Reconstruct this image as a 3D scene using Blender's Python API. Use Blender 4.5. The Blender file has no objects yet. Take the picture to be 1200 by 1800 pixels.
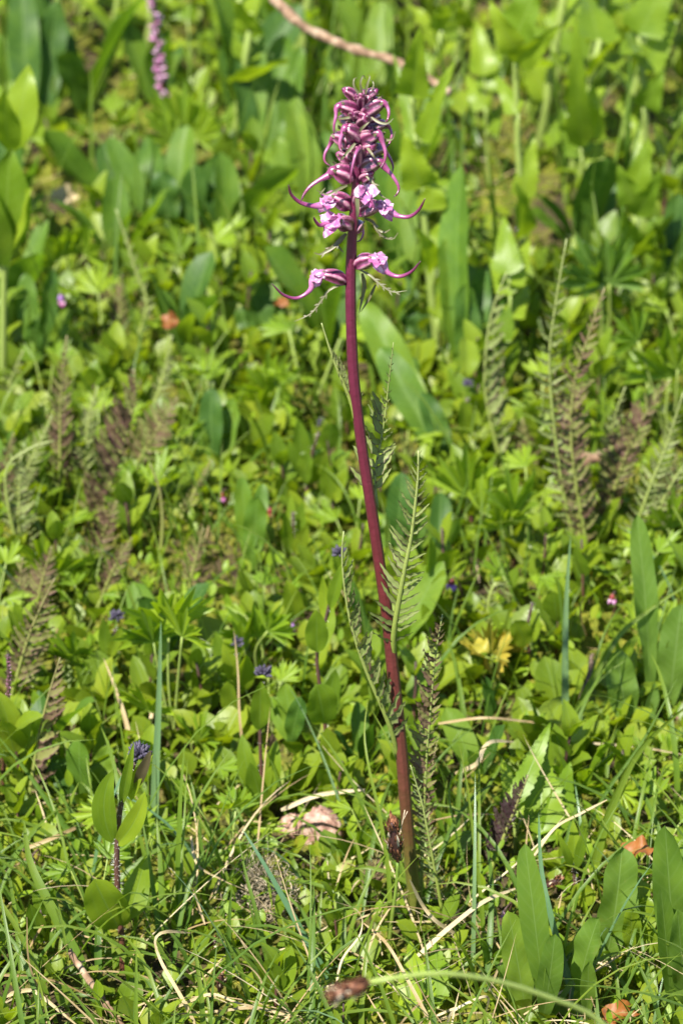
import bpy, math, random
import numpy as np
from mathutils import Vector, Matrix
rng = np.random.default_rng(7)
rnd = random.Random(11)
pi = math.pi
scene = bpy.context.scene
COL = scene.collection

# ------------------------------------------------------------------ camera
PITCH = math.radians(28.0)
T = math.tan(math.radians(10.0))
CAM = np.array([0.0, -1.085, 0.80])
FWD = np.array([0.0, math.cos(PITCH), -math.sin(PITCH)])
UP = np.array([0.0, math.sin(PITCH), math.cos(PITCH)])
RIGHT = np.array([1.0, 0.0, 0.0])
cam_data = bpy.data.cameras.new('camera')
cam = bpy.data.objects.new('camera', cam_data)
COL.objects.link(cam)
cam.location = CAM
cam.rotation_euler = (math.radians(90) - PITCH, 0, 0)
cam_data.sensor_fit = 'VERTICAL'
cam_data.sensor_height = 36.0
cam_data.lens = 18.0 / T
cam_data.clip_start = 0.02
cam_data.clip_end = 400
cam_data.dof.use_dof = True
cam_data.dof.focus_distance = 1.21
cam_data.dof.aperture_fstop = 14.0
cam_data.dof.aperture_blades = 7
scene.camera = cam

# ------------------------------------------------------------------ sky, sun, exposure
SUN = np.array([-0.32, -0.48, 0.82]); SUN /= np.linalg.norm(SUN)
SUN_EL = math.asin(SUN[2]); SUN_AZ = math.atan2(SUN[0], SUN[1])
world = bpy.data.worlds.new('World'); scene.world = world
world.use_nodes = True
wn = world.node_tree; wn.nodes.clear()
sky = wn.nodes.new('ShaderNodeTexSky'); sky.sky_type = 'NISHITA'
sky.sun_disc = False; sky.sun_elevation = SUN_EL; sky.sun_rotation = SUN_AZ
sky.altitude = 2500
bg = wn.nodes.new('ShaderNodeBackground'); bg.inputs[1].default_value = 0.095
wo = wn.nodes.new('ShaderNodeOutputWorld')
wn.links.new(sky.outputs[0], bg.inputs[0]); wn.links.new(bg.outputs[0], wo.inputs[0])
sl = bpy.data.lights.new('sun', 'SUN'); sl.energy = 5.0; sl.angle = math.radians(0.53); sl.color = (1.0, 0.955, 0.87)
so = bpy.data.objects.new('sun', sl); COL.objects.link(so)
so.location = SUN * 5
so.rotation_euler = Vector(-SUN).to_track_quat('-Z', 'Y').to_euler()
scene.view_settings.view_transform = 'Standard'
scene.view_settings.look = 'None'
scene.view_settings.exposure = 1.52
scene.view_settings.gamma = 1.0
scene.view_settings.use_curve_mapping = False
scene.cycles.max_bounces = 8
scene.cycles.diffuse_bounces = 4
scene.cycles.transmission_bounces = 4
scene.cycles.transparent_max_bounces = 8
scene.cycles.use_denoising = True

# ------------------------------------------------------------------ geometry helpers
def ray(px, py):
    return FWD + RIGHT * ((px - 600) / 900 * T) + UP * ((900 - py) / 900 * T)
def S(px, py, y=0.0):                       # the point of the vertical plane y = const seen at a photo pixel
    r = ray(px, py); t = (y - CAM[1]) / r[1]
    return CAM + r * t
def G(px, py, z=0.0):                       # the point at height z seen at a photo pixel
    r = ray(px, py); t = (z - CAM[2]) / r[2]
    return CAM + r * t
def mpp(p):                                 # metres per photo pixel at a point
    return float(np.dot(np.asarray(p) - CAM, FWD)) * T / 900
def proj(p):
    d = np.asarray(p) - CAM; z = float(d @ FWD)
    return 600 + float(d @ RIGHT) / z / T * 900, 900 - float(d @ UP) / z / T * 900, z
_ph = rng.uniform(0, 6.28, 8)
def hgt(x, y):
    return (0.006 * np.sin(7 * x + _ph[0]) * np.sin(6 * y + _ph[1]) + 0.004 * np.sin(17 * x + 5 * y + _ph[2])
            + 0.003 * np.sin(23 * y - 9 * x + _ph[3]) + 0.0015 * np.sin(61 * x + _ph[4]) * np.sin(57 * y + _ph[5]))
def unit(v):
    v = np.asarray(v, float); n = np.linalg.norm(v)
    return v / n if n > 1e-12 else v
def sstep(x):
    x = np.clip(x, 0, 1); return x * x * (3 - 2 * x)
def smooth_path(pts, n):                    # Catmull-Rom through the points
    P = np.asarray(pts, float)
    if len(P) == 2:
        t = np.linspace(0, 1, n)[:, None]; return P[0] * (1 - t) + P[1] * t
    Q = np.vstack([2 * P[0] - P[1], P, 2 * P[-1] - P[-2]])
    seg = np.linalg.norm(np.diff(P, axis=0), axis=1); cum = np.concatenate([[0], np.cumsum(seg)])
    out = []
    for s in np.linspace(0, cum[-1], n):
        i = min(int(np.searchsorted(cum, s, 'right')) - 1, len(P) - 2); i = max(i, 0)
        u = (s - cum[i]) / max(seg[i], 1e-9)
        a, b, c, d = Q[i], Q[i + 1], Q[i + 2], Q[i + 3]
        out.append(0.5 * (2 * b + (c - a) * u + (2 * a - 5 * b + 4 * c - d) * u * u + (3 * b - a - 3 * c + d) * u ** 3))
    return np.array(out)
def tangents(mid):
    t = np.gradient(mid, axis=0)
    return t / np.maximum(np.linalg.norm(t, axis=1, keepdims=True), 1e-12)
def ribbon(mid, hw, nref, nw=4, fold=0.0, wave=0.0, waven=3.0, twist=0.0, jag=None, phase=0.0):
    """a leaf-like sheet along a midrib: mid (n,3), half widths hw (n,), nref the way its upper face looks"""
    mid = np.asarray(mid, float); n = len(mid); tg = tangents(mid)
    nr = np.asarray(nref, float); nr = np.broadcast_to(nr, (n, 3))
    side = np.cross(tg, nr); side /= np.maximum(np.linalg.norm(side, axis=1, keepdims=True), 1e-9)
    nor = np.cross(side, tg)
    t = np.linspace(0, 1, n)
    if twist:
        a = (twist * t)[:, None]; side, nor = side * np.cos(a) + nor * np.sin(a), nor * np.cos(a) - side * np.sin(a)
    s = np.linspace(-1, 1, nw + 1)
    V = np.zeros((n, nw + 1, 3)); UVs = np.zeros((n, nw + 1, 2))
    for j, sj in enumerate(s):
        w = hw * sj
        if jag is not None and abs(sj) > 0.99: w = w * jag
        a = abs(sj)
        up = np.abs(w) * math.sin(fold) + wave * hw.max() * a * np.sin(t * waven * 2 * pi + phase + (1.7 if sj > 0 else 0))
        V[:, j] = mid + side * (w * math.cos(fold))[:, None] + nor * up[:, None]
        UVs[:, j, 0] = (sj + 1) / 2; UVs[:, j, 1] = t
    idx = np.arange(n * (nw + 1)).reshape(n, nw + 1)
    F = np.stack([idx[:-1, :-1], idx[:-1, 1:], idx[1:, 1:], idx[1:, :-1]], -1).reshape(-1, 4)
    return V.reshape(-1, 3), F, UVs.reshape(-1, 2)
def tube(path, rad, ns=8, rib=None):
    path = np.asarray(path, float); n = len(path); rad = np.broadcast_to(np.asarray(rad, float), (n,))
    tg = tangents(path)
    ref = np.array([0.0, -1, 0.2]) if abs(tg[0] @ unit([0, -1, 0.2])) < 0.9 else np.array([1.0, 0, 0])
    V = []; UVs = []
    x = unit(np.cross(tg[0], ref))
    for i in range(n):
        x = unit(x - tg[i] * (x @ tg[i])); y = np.cross(tg[i], x)
        for k in range(ns):
            a = 2 * pi * k / ns
            r = rad[i] * (1 if rib is None else 1 + rib[1] * math.cos(rib[0] * a))
            V.append(path[i] + x * (math.cos(a) * r) + y * (math.sin(a) * r)); UVs.append((k / ns, i / (n - 1)))
    F = []
    for i in range(n - 1):
        for k in range(ns):
            k2 = (k + 1) % ns
            F.append((i * ns + k, i * ns + k2, (i + 1) * ns + k2, (i + 1) * ns + k))
    V.append(path[0]); UVs.append((0.5, 0)); V.append(path[-1]); UVs.append((0.5, 1))
    a, b = n * ns, n * ns + 1
    e = (n - 1) * ns
    F += [(a, (k + 1) % ns, k, k) for k in range(ns)] + [(b, e + k, e + (k + 1) % ns, e + (k + 1) % ns) for k in range(ns)]
    return np.array(V), np.array(F), np.array(UVs)
def merge(parts):
    Vs, Fs, Us = [], [], []; o = 0
    for V, F, U in parts:
        Vs.append(V); Fs.append(F + o); Us.append(U); o += len(V)
    return np.vstack(Vs), np.vstack(Fs), np.vstack(Us)
def mesh(name, geo, mat, off=(0, 0, 0)):
    V, F, U = geo
    V = np.asarray(V, np.float32) - np.asarray(off, np.float32)
    F = np.asarray(F, np.int32)
    tri = F[:, 2] == F[:, 3]
    lt = np.where(tri, 3, 4).astype(np.int32)
    keep = np.ones(F.shape, bool); keep[tri, 3] = False
    loops = F[keep].astype(np.int32)
    me = bpy.data.meshes.new(name)
    me.vertices.add(len(V)); me.vertices.foreach_set('co', V.ravel())
    me.loops.add(len(loops)); me.loops.foreach_set('vertex_index', loops)
    me.polygons.add(len(F))
    ls = np.concatenate([[0], np.cumsum(lt)[:-1]]).astype(np.int32)
    me.polygons.foreach_set('loop_start', ls); me.polygons.foreach_set('loop_total', lt)
    me.polygons.foreach_set('use_smooth', np.ones(len(F), bool))
    uv = me.uv_layers.new(name='UVMap')
    uv.data.foreach_set('uv', np.asarray(U, np.float32)[loops].ravel())
    me.materials.append(mat)
    me.update(calc_edges=True)
    return me
def link(name, data, parent=None):
    o = bpy.data.objects.new(name, data); COL.objects.link(o)
    if parent is not None: o.parent = parent
    return o
def tag(o, label, cat=None, group=None, kind=None):
    if label: o['label'] = label
    if cat: o['category'] = cat
    if group: o['group'] = group
    if kind: o['kind'] = kind
    return o
class Thing:
    """an Empty at the base of a thing; part() adds a mesh given in world coordinates"""
    def __init__(s, name, label, cat, loc, group=None):
        s.loc = np.asarray(loc, float); s.root = link(name, None); s.root.location = s.loc
        s.root.empty_display_size = 0.01
        tag(s.root, label, cat, group)
    def part(s, name, geo, mat, parent=None):
        return link(name, mesh(name, geo, mat, s.loc), parent or s.root)
def single(name, label, cat, geo, mat, loc, group=None):
    o = link(name, mesh(name, geo, mat, loc)); o.location = loc
    return tag(o, label, cat, group)

# leaf outlines: half width (0..1) against the way along the leaf
def sh(name, t):
    t = np.asarray(t, float)
    if name == 'oval': return np.maximum(np.sin(pi * np.clip(t, 0, 1) ** 0.85) ** 0.72, 0.0)
    if name == 'ellip': return np.sin(pi * t) ** 0.85
    if name == 'round': return np.sqrt(np.maximum(1 - (2 * t - 1) ** 2, 0))
    if name == 'spoon': return np.maximum(0.10 + 0.0 * t, np.sin(pi * np.clip((t - 0.22) / 0.78, 0, 1) ** 0.95) ** 0.75) * np.where(t > 0.995, 0.05, 1)
    if name == 'strap':
        a = 0.24 + 0.76 * sstep(t / 0.6); b = np.sqrt(np.maximum(1 - (np.maximum(t - 0.58, 0) / 0.42) ** 2.6, 0))
        return a * b
    if name == 'lance': return np.sin(pi * t ** 0.75) ** 0.9
    if name == 'tri': return np.where(t < 0.09, (t / 0.09) ** 0.8, np.maximum((1 - t) / 0.91, 0) ** 0.8)
    if name == 'egg': return np.where(t < 0.28, np.sin(pi / 2 * t / 0.28) ** 0.8, np.maximum(np.cos(pi / 2 * (t - 0.28) / 0.72), 0) ** 0.85)
    if name == 'blade': return np.minimum(1.0, 0.55 + t * 2) * np.maximum(1 - t, 0) ** 0.55
    if name == 'pinna': return np.where(t < 0.2, 0.55 + 0.45 * t / 0.2, np.maximum(1 - (t - 0.2) / 0.8, 0) ** 0.55)
    raise KeyError(name)
def jagged(n, teeth, amp):
    t = np.linspace(0, 1, n); ph = (t * teeth) % 1.0
    return 1 + amp * (ph - 0.5) * 2
def leaf_between(A, B, width, nref, shape='oval', bow=0.0, nl=10, nw=4, fold=0.2, wave=0.0, waven=2.0, twist=0.0, teeth=0, amp=0.12, side=0.0, phase=0.0):
    A = np.asarray(A, float); B = np.asarray(B, float); L = np.linalg.norm(B - A)
    if teeth: nl = max(nl, teeth * 3)
    t = np.linspace(0, 1, nl + 1)[:, None]
    nref = unit(nref); sd = unit(np.cross(B - A, nref))
    mid = A * (1 - t) + B * t + nref * (bow * L * 4 * t * (1 - t)) + sd * (side * L * 4 * t * (1 - t))
    hw = sh(shape, t[:, 0]) * width / 2
    jag = jagged(nl + 1, teeth, amp) if teeth else None
    return ribbon(mid, hw, nref, nw, fold, wave, waven, twist, jag, phase)
def leaf_unit(L, W, shape, bend=0.5, nl=8, nw=4, fold=0.2, wave=0.0, twist=0.0, teeth=0, amp=0.12, stalk=0.0):
    """a library leaf: base at the origin, along +Y, upper face +Z, bending down by 'bend' radians"""
    if teeth: nl = max(nl, teeth * 3)
    a = np.linspace(0, -bend, nl + 1) + bend * 0.35
    d = np.stack([np.zeros(nl + 1), np.cos(a), np.sin(a)], 1) * (L / nl)
    mid = np.vstack([[0, 0, 0], np.cumsum(d[:-1], 0)])
    hw = sh(shape, np.linspace(0, 1, nl + 1)) * W / 2
    jag = jagged(nl + 1, teeth, amp) if teeth else None
    nref = np.stack([np.zeros(nl + 1), -np.sin(a), np.cos(a)], 1)
    return ribbon(mid, hw, nref, nw, fold, wave, 1.5 + 2 * rnd.random(), twist, jag, rnd.random() * 6)
def lobed_leaf(R, lobes=5, span=1.3, cup=0.2, deep=0.6, teeth=3, seed=0):
    """a fan-shaped cut leaf of wedge lobes with toothed ends: base at the origin, middle lobe along +Y, upper face +Z"""
    r_ = random.Random(seed)
    per = 4 * teeth; n = lobes * per + 1; rings = 5
    V = [(0, 0, 0)]; U = [(0.5, 0)]; lens = [1.0 - 0.30 * abs(i - (lobes - 1) / 2) / (lobes / 2) + r_.uniform(-0.10, 0.10) for i in range(lobes)]
    dp = [deep * r_.uniform(.8, 1.15) for _ in range(lobes + 1)]; lift = [r_.uniform(-.25, .25) for _ in range(lobes)]
    for k in range(n):
        th = -span + 2 * span * k / (n - 1)
        f = min(k / per, lobes - 1e-6); li = int(f); u = f - li
        c = abs(2 * u - 1); d = min(dp[li] if u < .5 else dp[li + 1], .85)
        tooth = abs(((u * teeth) % 1.0) - 0.5) * 2
        mid = 1 - 0.16 * c
        out = lens[li] * mid * (1 - d * c ** 7) * (1 - 0.26 * tooth * (1 - c ** 4))
        for j in range(1, rings + 1):
            q = j / rings; rr = R * out * q
            sq = 1 - .25 * c * q if c > .7 else 1
            z = cup * rr * rr / R + 0.16 * rr * (c - 0.5) + lift[li] * R * q * q * (1 - c * c) * .5
            V.append((math.sin(th) * rr * sq, math.cos(th) * rr, z)); U.append((0.5 + 0.45 * (u - 0.5) * q, q))
    F = []
    for k in range(n - 1):
        a = 1 + k * rings; b = 1 + (k + 1) * rings
        F.append((0, b, a, a))
        for j in range(rings - 1): F.append((a + j, b + j, b + j + 1, a + j + 1))
    return np.array(V), np.array(F), np.array(U)
def xform(geo, M):
    V, F, U = geo
    M = np.array(M)
    return V @ M[:3, :3].T + M[:3, 3], F, U

# ------------------------------------------------------------------ materials
def nn(t, kind, **kw):
    n = t.nodes.new(kind)
    for k, v in kw.items(): setattr(n, k, v)
    return n
def math_node(t, op, a, b=None, clamp=False):
    n = t.nodes.new('ShaderNodeMath'); n.operation = op; n.use_clamp = clamp
    for i, v in enumerate((a, b)):
        if v is None: continue
        if isinstance(v, (int, float)): n.inputs[i].default_value = v
        else: t.links.new(v, n.inputs[i])
    return n.outputs[0]
def mix_col(t, f, a, b, mode='MIX'):
    n = t.nodes.new('ShaderNodeMix'); n.data_type = 'RGBA'; n.blend_type = mode; n.clamp_factor = True
    for i, v in ((0, f), (6, a), (7, b)):
        if isinstance(v, (int, float)): n.inputs[i].default_value = v
        elif isinstance(v, tuple): n.inputs[i].default_value = (*v, 1)
        else: t.links.new(v, n.inputs[i])
    return n.outputs[2]
def ramp(t, f, stops):
    n = t.nodes.new('ShaderNodeValToRGB'); el = n.color_ramp.elements
    while len(el) < len(stops): el.new(0.5)
    for e, (p, c) in zip(el, stops): e.position = p; e.color = (*c, 1)
    t.links.new(f, n.inputs[0]); return n.outputs[0]
def noise(t, scale, detail=3.0, vec=None, rough=0.55):
    n = t.nodes.new('ShaderNodeTexNoise'); n.inputs['Scale'].default_value = scale; n.inputs['Detail'].default_value = detail
    n.inputs['Roughness'].default_value = rough
    if vec is not None: t.links.new(vec, n.inputs['Vector'])
    return n.outputs[0]
def new_mat(name):
    m = bpy.data.materials.new(name); m.use_nodes = True
    t = m.node_tree; t.nodes.clear(); return m, t
MATS = {}
def leaf_mat(name, cols, trans=0.42, rough=0.42, spec=0.45, veins=None, vein_col=(0.16, 0.24, 0.06), edge=None, tcol=None, blotch=None, vein_n=7, base=None, along=None):
    """cols: three base colours mixed by the leaf's own random number and a soft noise"""
    if name in ('oval_leaf', 'bright_leaf', 'strap_leaf', 'groundsel_leaf', 'cover_leaf', 'grass_leaf', 'paddle_leaf'):
        cols = [(c[0] * 1.27, c[1] * 1.20, c[2] * 0.85) for c in cols]; tcol = (1.75, 1.70, 0.45); spec = min(spec, 0.33); trans = max(trans, 0.48)
    m, t = new_mat(name)
    geo = nn(t, 'ShaderNodeNewGeometry'); oi = nn(t, 'ShaderNodeObjectInfo')
    uvn = nn(t, 'ShaderNodeUVMap', uv_map='UVMap'); sep = nn(t, 'ShaderNodeSeparateXYZ'); t.links.new(uvn.outputs[0], sep.inputs[0])
    u, v = sep.outputs[0], sep.outputs[1]
    r = math_node(t, 'FRACT', math_node(t, 'ADD', math_node(t, 'MULTIPLY', geo.outputs['Random Per Island'], 7.31), oi.outputs['Random']))
    nz = noise(t, 90, 3, geo.outputs['Position'])
    f = math_node(t, 'ADD', math_node(t, 'MULTIPLY', r, 0.78), math_node(t, 'MULTIPLY', math_node(t, 'SUBTRACT', nz, 0.5), 0.7), clamp=True)
    col = ramp(t, f, [(0.08, cols[0]), (0.5, cols[1]), (0.95, cols[2])])
    au = math_node(t, 'ABSOLUTE', math_node(t, 'SUBTRACT', u, 0.5))
    if along:                                  # colours along the length
        col = mix_col(t, along[2], col, ramp(t, v, [(0.0, along[0]), (1.0, along[1])]))
    hgt_sock = math_node(t, 'MULTIPLY', nz, 0.4)
    if veins:
        mid = math_node(t, 'SUBTRACT', 1.0, math_node(t, 'DIVIDE', au, 0.035), clamp=True)
        if veins == 'pin':
            ph = math_node(t, 'SUBTRACT', math_node(t, 'MULTIPLY', v, float(vein_n)), math_node(t, 'MULTIPLY', au, 3.2))
        else:
            ph = math_node(t, 'MULTIPLY', au, float(vein_n) * 2)
        sv = math_node(t, 'POWER', math_node(t, 'ABSOLUTE', math_node(t, 'COSINE', math_node(t, 'MULTIPLY', ph, pi))), 14.0)
        vv = math_node(t, 'MAXIMUM', mid, math_node(t, 'MULTIPLY', sv, 0.22))
        col = mix_col(t, math_node(t, 'MULTIPLY', vv, 0.55), col, vein_col)
        hgt_sock = math_node(t, 'SUBTRACT', hgt_sock, math_node(t, 'MULTIPLY', vv, 0.5))
    if edge:
        e = math_node(t, 'MULTIPLY', math_node(t, 'SUBTRACT', math_node(t, 'ADD', au, math_node(t, 'MULTIPLY', math_node(t, 'SUBTRACT', nz, 0.5), 0.25)), edge[1]), 7.0, clamp=True)
        col = mix_col(t, math_node(t, 'MULTIPLY', e, edge[2]), col, edge[0])
    if blotch:
        b = math_node(t, 'MULTIPLY', math_node(t, 'SUBTRACT', noise(t, blotch[1], 4, geo.outputs['Position'], 0.65), blotch[2]), 9.0, clamp=True)
        col = mix_col(t, math_node(t, 'MULTIPLY', b, blotch[3]), col, blotch[0])
    p = nn(t, 'ShaderNodeBsdfPrincipled'); t.links.new(col, p.inputs['Base Color'])
    p.inputs['Roughness'].default_value = rough; p.inputs['Specular IOR Level'].default_value = spec
    bp = nn(t, 'ShaderNodeBump'); bp.inputs['Strength'].default_value = 0.35; bp.inputs['Distance'].default_value = 0.0006
    t.links.new(hgt_sock, bp.inputs['Height']); t.links.new(bp.outputs[0], p.inputs['Normal'])
    tr = nn(t, 'ShaderNodeBsdfTranslucent')
    t.links.new(mix_col(t, 1.0, col, tcol or (1.5, 1.35, 0.55), 'MULTIPLY'), tr.inputs['Color'])
    mx = nn(t, 'ShaderNodeMixShader'); mx.inputs[0].default_value = trans
    t.links.new(p.outputs[0], mx.inputs[1]); t.links.new(tr.outputs[0], mx.inputs[2])
    o = nn(t, 'ShaderNodeOutputMaterial'); t.links.new(mx.outputs[0], o.inputs[0])
    MATS[name] = m; return m
def solid_mat(name, stops, axis='v', rough=0.5, spec=0.4, sss=0.0, nscale=220, namp=0.35, bump=0.2, coat=0.0, mul=None):
    """colour ramp along the length (v), round the girth (u) or by noise (n)"""
    m, t = new_mat(name)
    geo = nn(t, 'ShaderNodeNewGeometry')
    uvn = nn(t, 'ShaderNodeUVMap', uv_map='UVMap'); sep = nn(t, 'ShaderNodeSeparateXYZ'); t.links.new(uvn.outputs[0], sep.inputs[0])
    nz = noise(t, nscale, 5, geo.outputs['Position'], 0.62)
    if axis == 'v': f = math_node(t, 'ADD', sep.outputs[1], math_node(t, 'MULTIPLY', math_node(t, 'SUBTRACT', nz, 0.5), 0.10))
    elif axis == 'u': f = math_node(t, 'ADD', math_node(t, 'MULTIPLY', math_node(t, 'COSINE', math_node(t, 'MULTIPLY', sep.outputs[0], 2 * pi * (mul or 5))), 0.5), math_node(t, 'MULTIPLY', nz, 0.8))
    else: f = nz
    col = ramp(t, f, stops)
    col = mix_col(t, namp, col, mix_col(t, nz, (0.25, 0.25, 0.25), (1.6, 1.6, 1.6)), 'MULTIPLY')
    p = nn(t, 'ShaderNodeBsdfPrincipled'); t.links.new(col, p.inputs['Base Color'])
    p.inputs['Roughness'].default_value = rough; p.inputs['Specular IOR Level'].default_value = spec
    if sss:
        p.inputs['Subsurface Weight'].default_value = sss; p.inputs['Subsurface Radius'].default_value = (0.003, 0.0015, 0.002); p.inputs['Subsurface Scale'].default_value = 0.5
    if coat: p.inputs['Coat Weight'].default_value = coat; p.inputs['Coat Roughness'].default_value = 0.25
    bp = nn(t, 'ShaderNodeBump'); bp.inputs['Strength'].default_value = bump; bp.inputs['Distance'].default_value = 0.0008
    t.links.new(nz, bp.inputs['Height']); t.links.new(bp.outputs[0], p.inputs['Normal'])
    o = nn(t, 'ShaderNodeOutputMaterial'); t.links.new(p.outputs[0], o.inputs[0])
    MATS[name] = m; return m

leaf_mat('oval_leaf', [(0.080, 0.140, 0.013), (0.125, 0.190, 0.016), (0.165, 0.225, 0.020)], veins='par', vein_n=2, trans=0.40, blotch=((0.12, 0.10, 0.02), 60, 0.66, 0.35))
leaf_mat('bright_leaf', [(0.100, 0.180, 0.013), (0.145, 0.230, 0.016), (0.190, 0.270, 0.020)], veins='pin', vein_n=4, trans=0.45)
leaf_mat('strap_leaf', [(0.034, 0.085, 0.018), (0.074, 0.145, 0.020), (0.125, 0.195, 0.022)], veins='pin', vein_n=16, trans=0.38, rough=0.5, spec=0.3, vein_col=(0.17, 0.27, 0.07))
leaf_mat('paddle_leaf', [(0.075, 0.140, 0.026), (0.105, 0.175, 0.028), (0.140, 0.205, 0.030)], veins='pin', vein_n=14, trans=0.40, rough=0.48, vein_col=(0.19, 0.27, 0.09), blotch=((0.17, 0.15, 0.03), 70, 0.63, 0.4))
leaf_mat('groundsel_leaf', [(0.095, 0.165, 0.016), (0.140, 0.215, 0.018), (0.175, 0.245, 0.020)], veins='pin', vein_n=9, trans=0.48, vein_col=(0.20, 0.28, 0.06))
leaf_mat('cover_leaf', [(0.080, 0.135, 0.011), (0.130, 0.190, 0.014), (0.180, 0.225, 0.022)], veins='pin', vein_n=5, trans=0.42, blotch=((0.20, 0.13, 0.02), 40, 0.64, 0.5))
leaf_mat('grass_leaf', [(0.045, 0.115, 0.018), (0.085, 0.160, 0.018), (0.135, 0.195, 0.020)], veins='par', vein_n=3, trans=0.35, rough=0.38, along=((0.06, 0.11, 0.015), (0.17, 0.17, 0.03), 0.30))
leaf_mat('blue_grass', [(0.055, 0.120, 0.050), (0.085, 0.155, 0.065), (0.110, 0.170, 0.060)], veins='par', vein_n=4, trans=0.25, rough=0.32, spec=0.6)
leaf_mat('dry_grass', [(0.26, 0.18, 0.08), (0.42, 0.33, 0.18), (0.56, 0.48, 0.32)], veins='par', vein_n=3, vein_col=(0.25, 0.16, 0.07), trans=0.22, rough=0.6, tcol=(1.1, 1.0, 0.8), blotch=((0.20, 0.08, 0.02), 120, 0.60, 0.6))
leaf_mat('fern_leaf', [(0.135, 0.175, 0.045), (0.17, 0.21, 0.060), (0.21, 0.245, 0.085)], trans=0.25, rough=0.55, spec=0.3, edge=((0.065, 0.028, 0.034), 0.32, 0.85), veins='pin', vein_n=8, vein_col=(0.07, 0.06, 0.03))
leaf_mat('dusky_fern', [(0.125, 0.085, 0.048), (0.15, 0.155, 0.045), (0.17, 0.21, 0.052)], trans=0.25, rough=0.6, spec=0.2, edge=((0.095, 0.030, 0.048), 0.30, 0.8))
leaf_mat('dark_fern', [(0.030, 0.018, 0.018), (0.05, 0.038, 0.026), (0.075, 0.07, 0.035)], trans=0.12, rough=0.45, edge=((0.035, 0.012, 0.018), 0.25, 0.9))
leaf_mat('moss_leaf', [(0.090, 0.120, 0.010), (0.160, 0.180, 0.014), (0.240, 0.190, 0.022)], trans=0.35, rough=0.6)
leaf_mat('dead_leaf', [(0.18, 0.055, 0.012), (0.30, 0.11, 0.018), (0.33, 0.18, 0.03)], trans=0.30, rough=0.55, tcol=(1.3, 1.0, 0.5), blotch=((0.14, 0.06, 0.04), 180, 0.55, 0.8), veins='pin')
leaf_mat('yellow_leaf', [(0.30, 0.27, 0.03), (0.36, 0.30, 0.03), (0.40, 0.30, 0.04)], trans=0.4, rough=0.5, veins='pin')
leaf_mat('petal_pink', [(0.40, 0.10, 0.28), (0.46, 0.17, 0.35), (0.52, 0.28, 0.44)], trans=0.35, rough=0.35, tcol=(1.15, 0.9, 1.05), edge=((0.40, 0.11, 0.30), 0.34, 0.4), blotch=((0.66, 0.54, 0.64), 260, 0.47, 0.8))
leaf_mat('petal_violet', [(0.20, 0.10, 0.34), (0.34, 0.16, 0.46), (0.52, 0.22, 0.56)], trans=0.3, tcol=(1.1, 0.9, 1.1))
leaf_mat('red_petal', [(0.20, 0.025, 0.02), (0.26, 0.05, 0.05), (0.36, 0.16, 0.17)], trans=0.3, tcol=(1.2, 0.8, 0.8))
leaf_mat('bract_leaf', [(0.11, 0.12, 0.055), (0.14, 0.155, 0.075), (0.18, 0.17, 0.10)], trans=0.2, edge=((0.16, 0.06, 0.07), 0.30, 0.8), rough=0.45)
leaf_mat('bud_leaf', [(0.06, 0.045, 0.025), (0.075, 0.06, 0.03), (0.10, 0.09, 0.03)], trans=0.25)
solid_mat('lousewort_stem', [(0.0, (0.09, 0.115, 0.015)), (0.09, (0.085, 0.085, 0.014)), (0.15, (0.075, 0.036, 0.014)), (0.24, (0.088, 0.026, 0.018)), (0.46, (0.092, 0.014, 0.017)), (0.60, (0.090, 0.010, 0.024)), (1.0, (0.096, 0.009, 0.040))], rough=0.42, spec=0.45, nscale=260, namp=0.6, coat=0.1, bump=0.5)
solid_mat('calyx_skin', [(0.08, (0.060, 0.008, 0.028)), (0.36, (0.130, 0.014, 0.062)), (0.60, (0.24, 0.060, 0.135)), (0.95, (0.36, 0.19, 0.23))], axis='u', mul=5, rough=0.32, spec=0.6, nscale=420, namp=0.5, coat=0.5)
solid_mat('hood_skin', [(0.0, (0.20, 0.045, 0.13)), (0.25, (0.36, 0.15, 0.28)), (0.45, (0.26, 0.06, 0.17)), (0.72, (0.13, 0.014, 0.065)), (1.0, (0.05, 0.008, 0.022))], rough=0.33, spec=0.5, sss=0.15, nscale=500, namp=0.4, coat=0.3)
solid_mat('young_hood', [(0.0, (0.12, 0.018, 0.062)), (0.3, (0.20, 0.034, 0.11)), (0.55, (0.28, 0.075, 0.18)), (0.8, (0.15, 0.018, 0.07)), (1.0, (0.05, 0.008, 0.02))], rough=0.33, spec=0.5, sss=0.1, nscale=500, namp=0.4, coat=0.35)
solid_mat('rachis_skin', [(0.0, (0.15, 0.19, 0.030)), (1.0, (0.20, 0.23, 0.075))], rough=0.45, nscale=600, namp=0.3)
solid_mat('dusky_rachis', [(0.0, (0.16, 0.20, 0.035)), (1.0, (0.15, 0.13, 0.05))], rough=0.5, nscale=400)
solid_mat('green_stem', [(0.0, (0.10, 0.12, 0.02)), (1.0, (0.12, 0.19, 0.025))], rough=0.45, nscale=300)
solid_mat('pale_stem', [(0.0, (0.17, 0.22, 0.05)), (1.0, (0.21, 0.27, 0.06))], rough=0.4, nscale=300)
solid_mat('purple_stem', [(0.0, (0.090, 0.032, 0.018)), (1.0, (0.050, 0.030, 0.026))], rough=0.6, nscale=500)
solid_mat('bud_skin', [(0.2, (0.016, 0.013, 0.020)), (0.5, (0.034, 0.028, 0.048)), (0.8, (0.10, 0.085, 0.13))], axis='n', rough=0.6, nscale=900)
solid_mat('hair', [(0.0, (0.5, 0.5, 0.42)), (1.0, (0.6, 0.6, 0.5))], rough=0.5)
solid_mat('twig_bark', [(0.30, (0.06, 0.035, 0.020)), (0.48, (0.17, 0.10, 0.055)), (0.62, (0.28, 0.20, 0.13)), (0.8, (0.36, 0.29, 0.21))], axis='n', rough=0.8, nscale=110, namp=0.5, bump=0.7)
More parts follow.
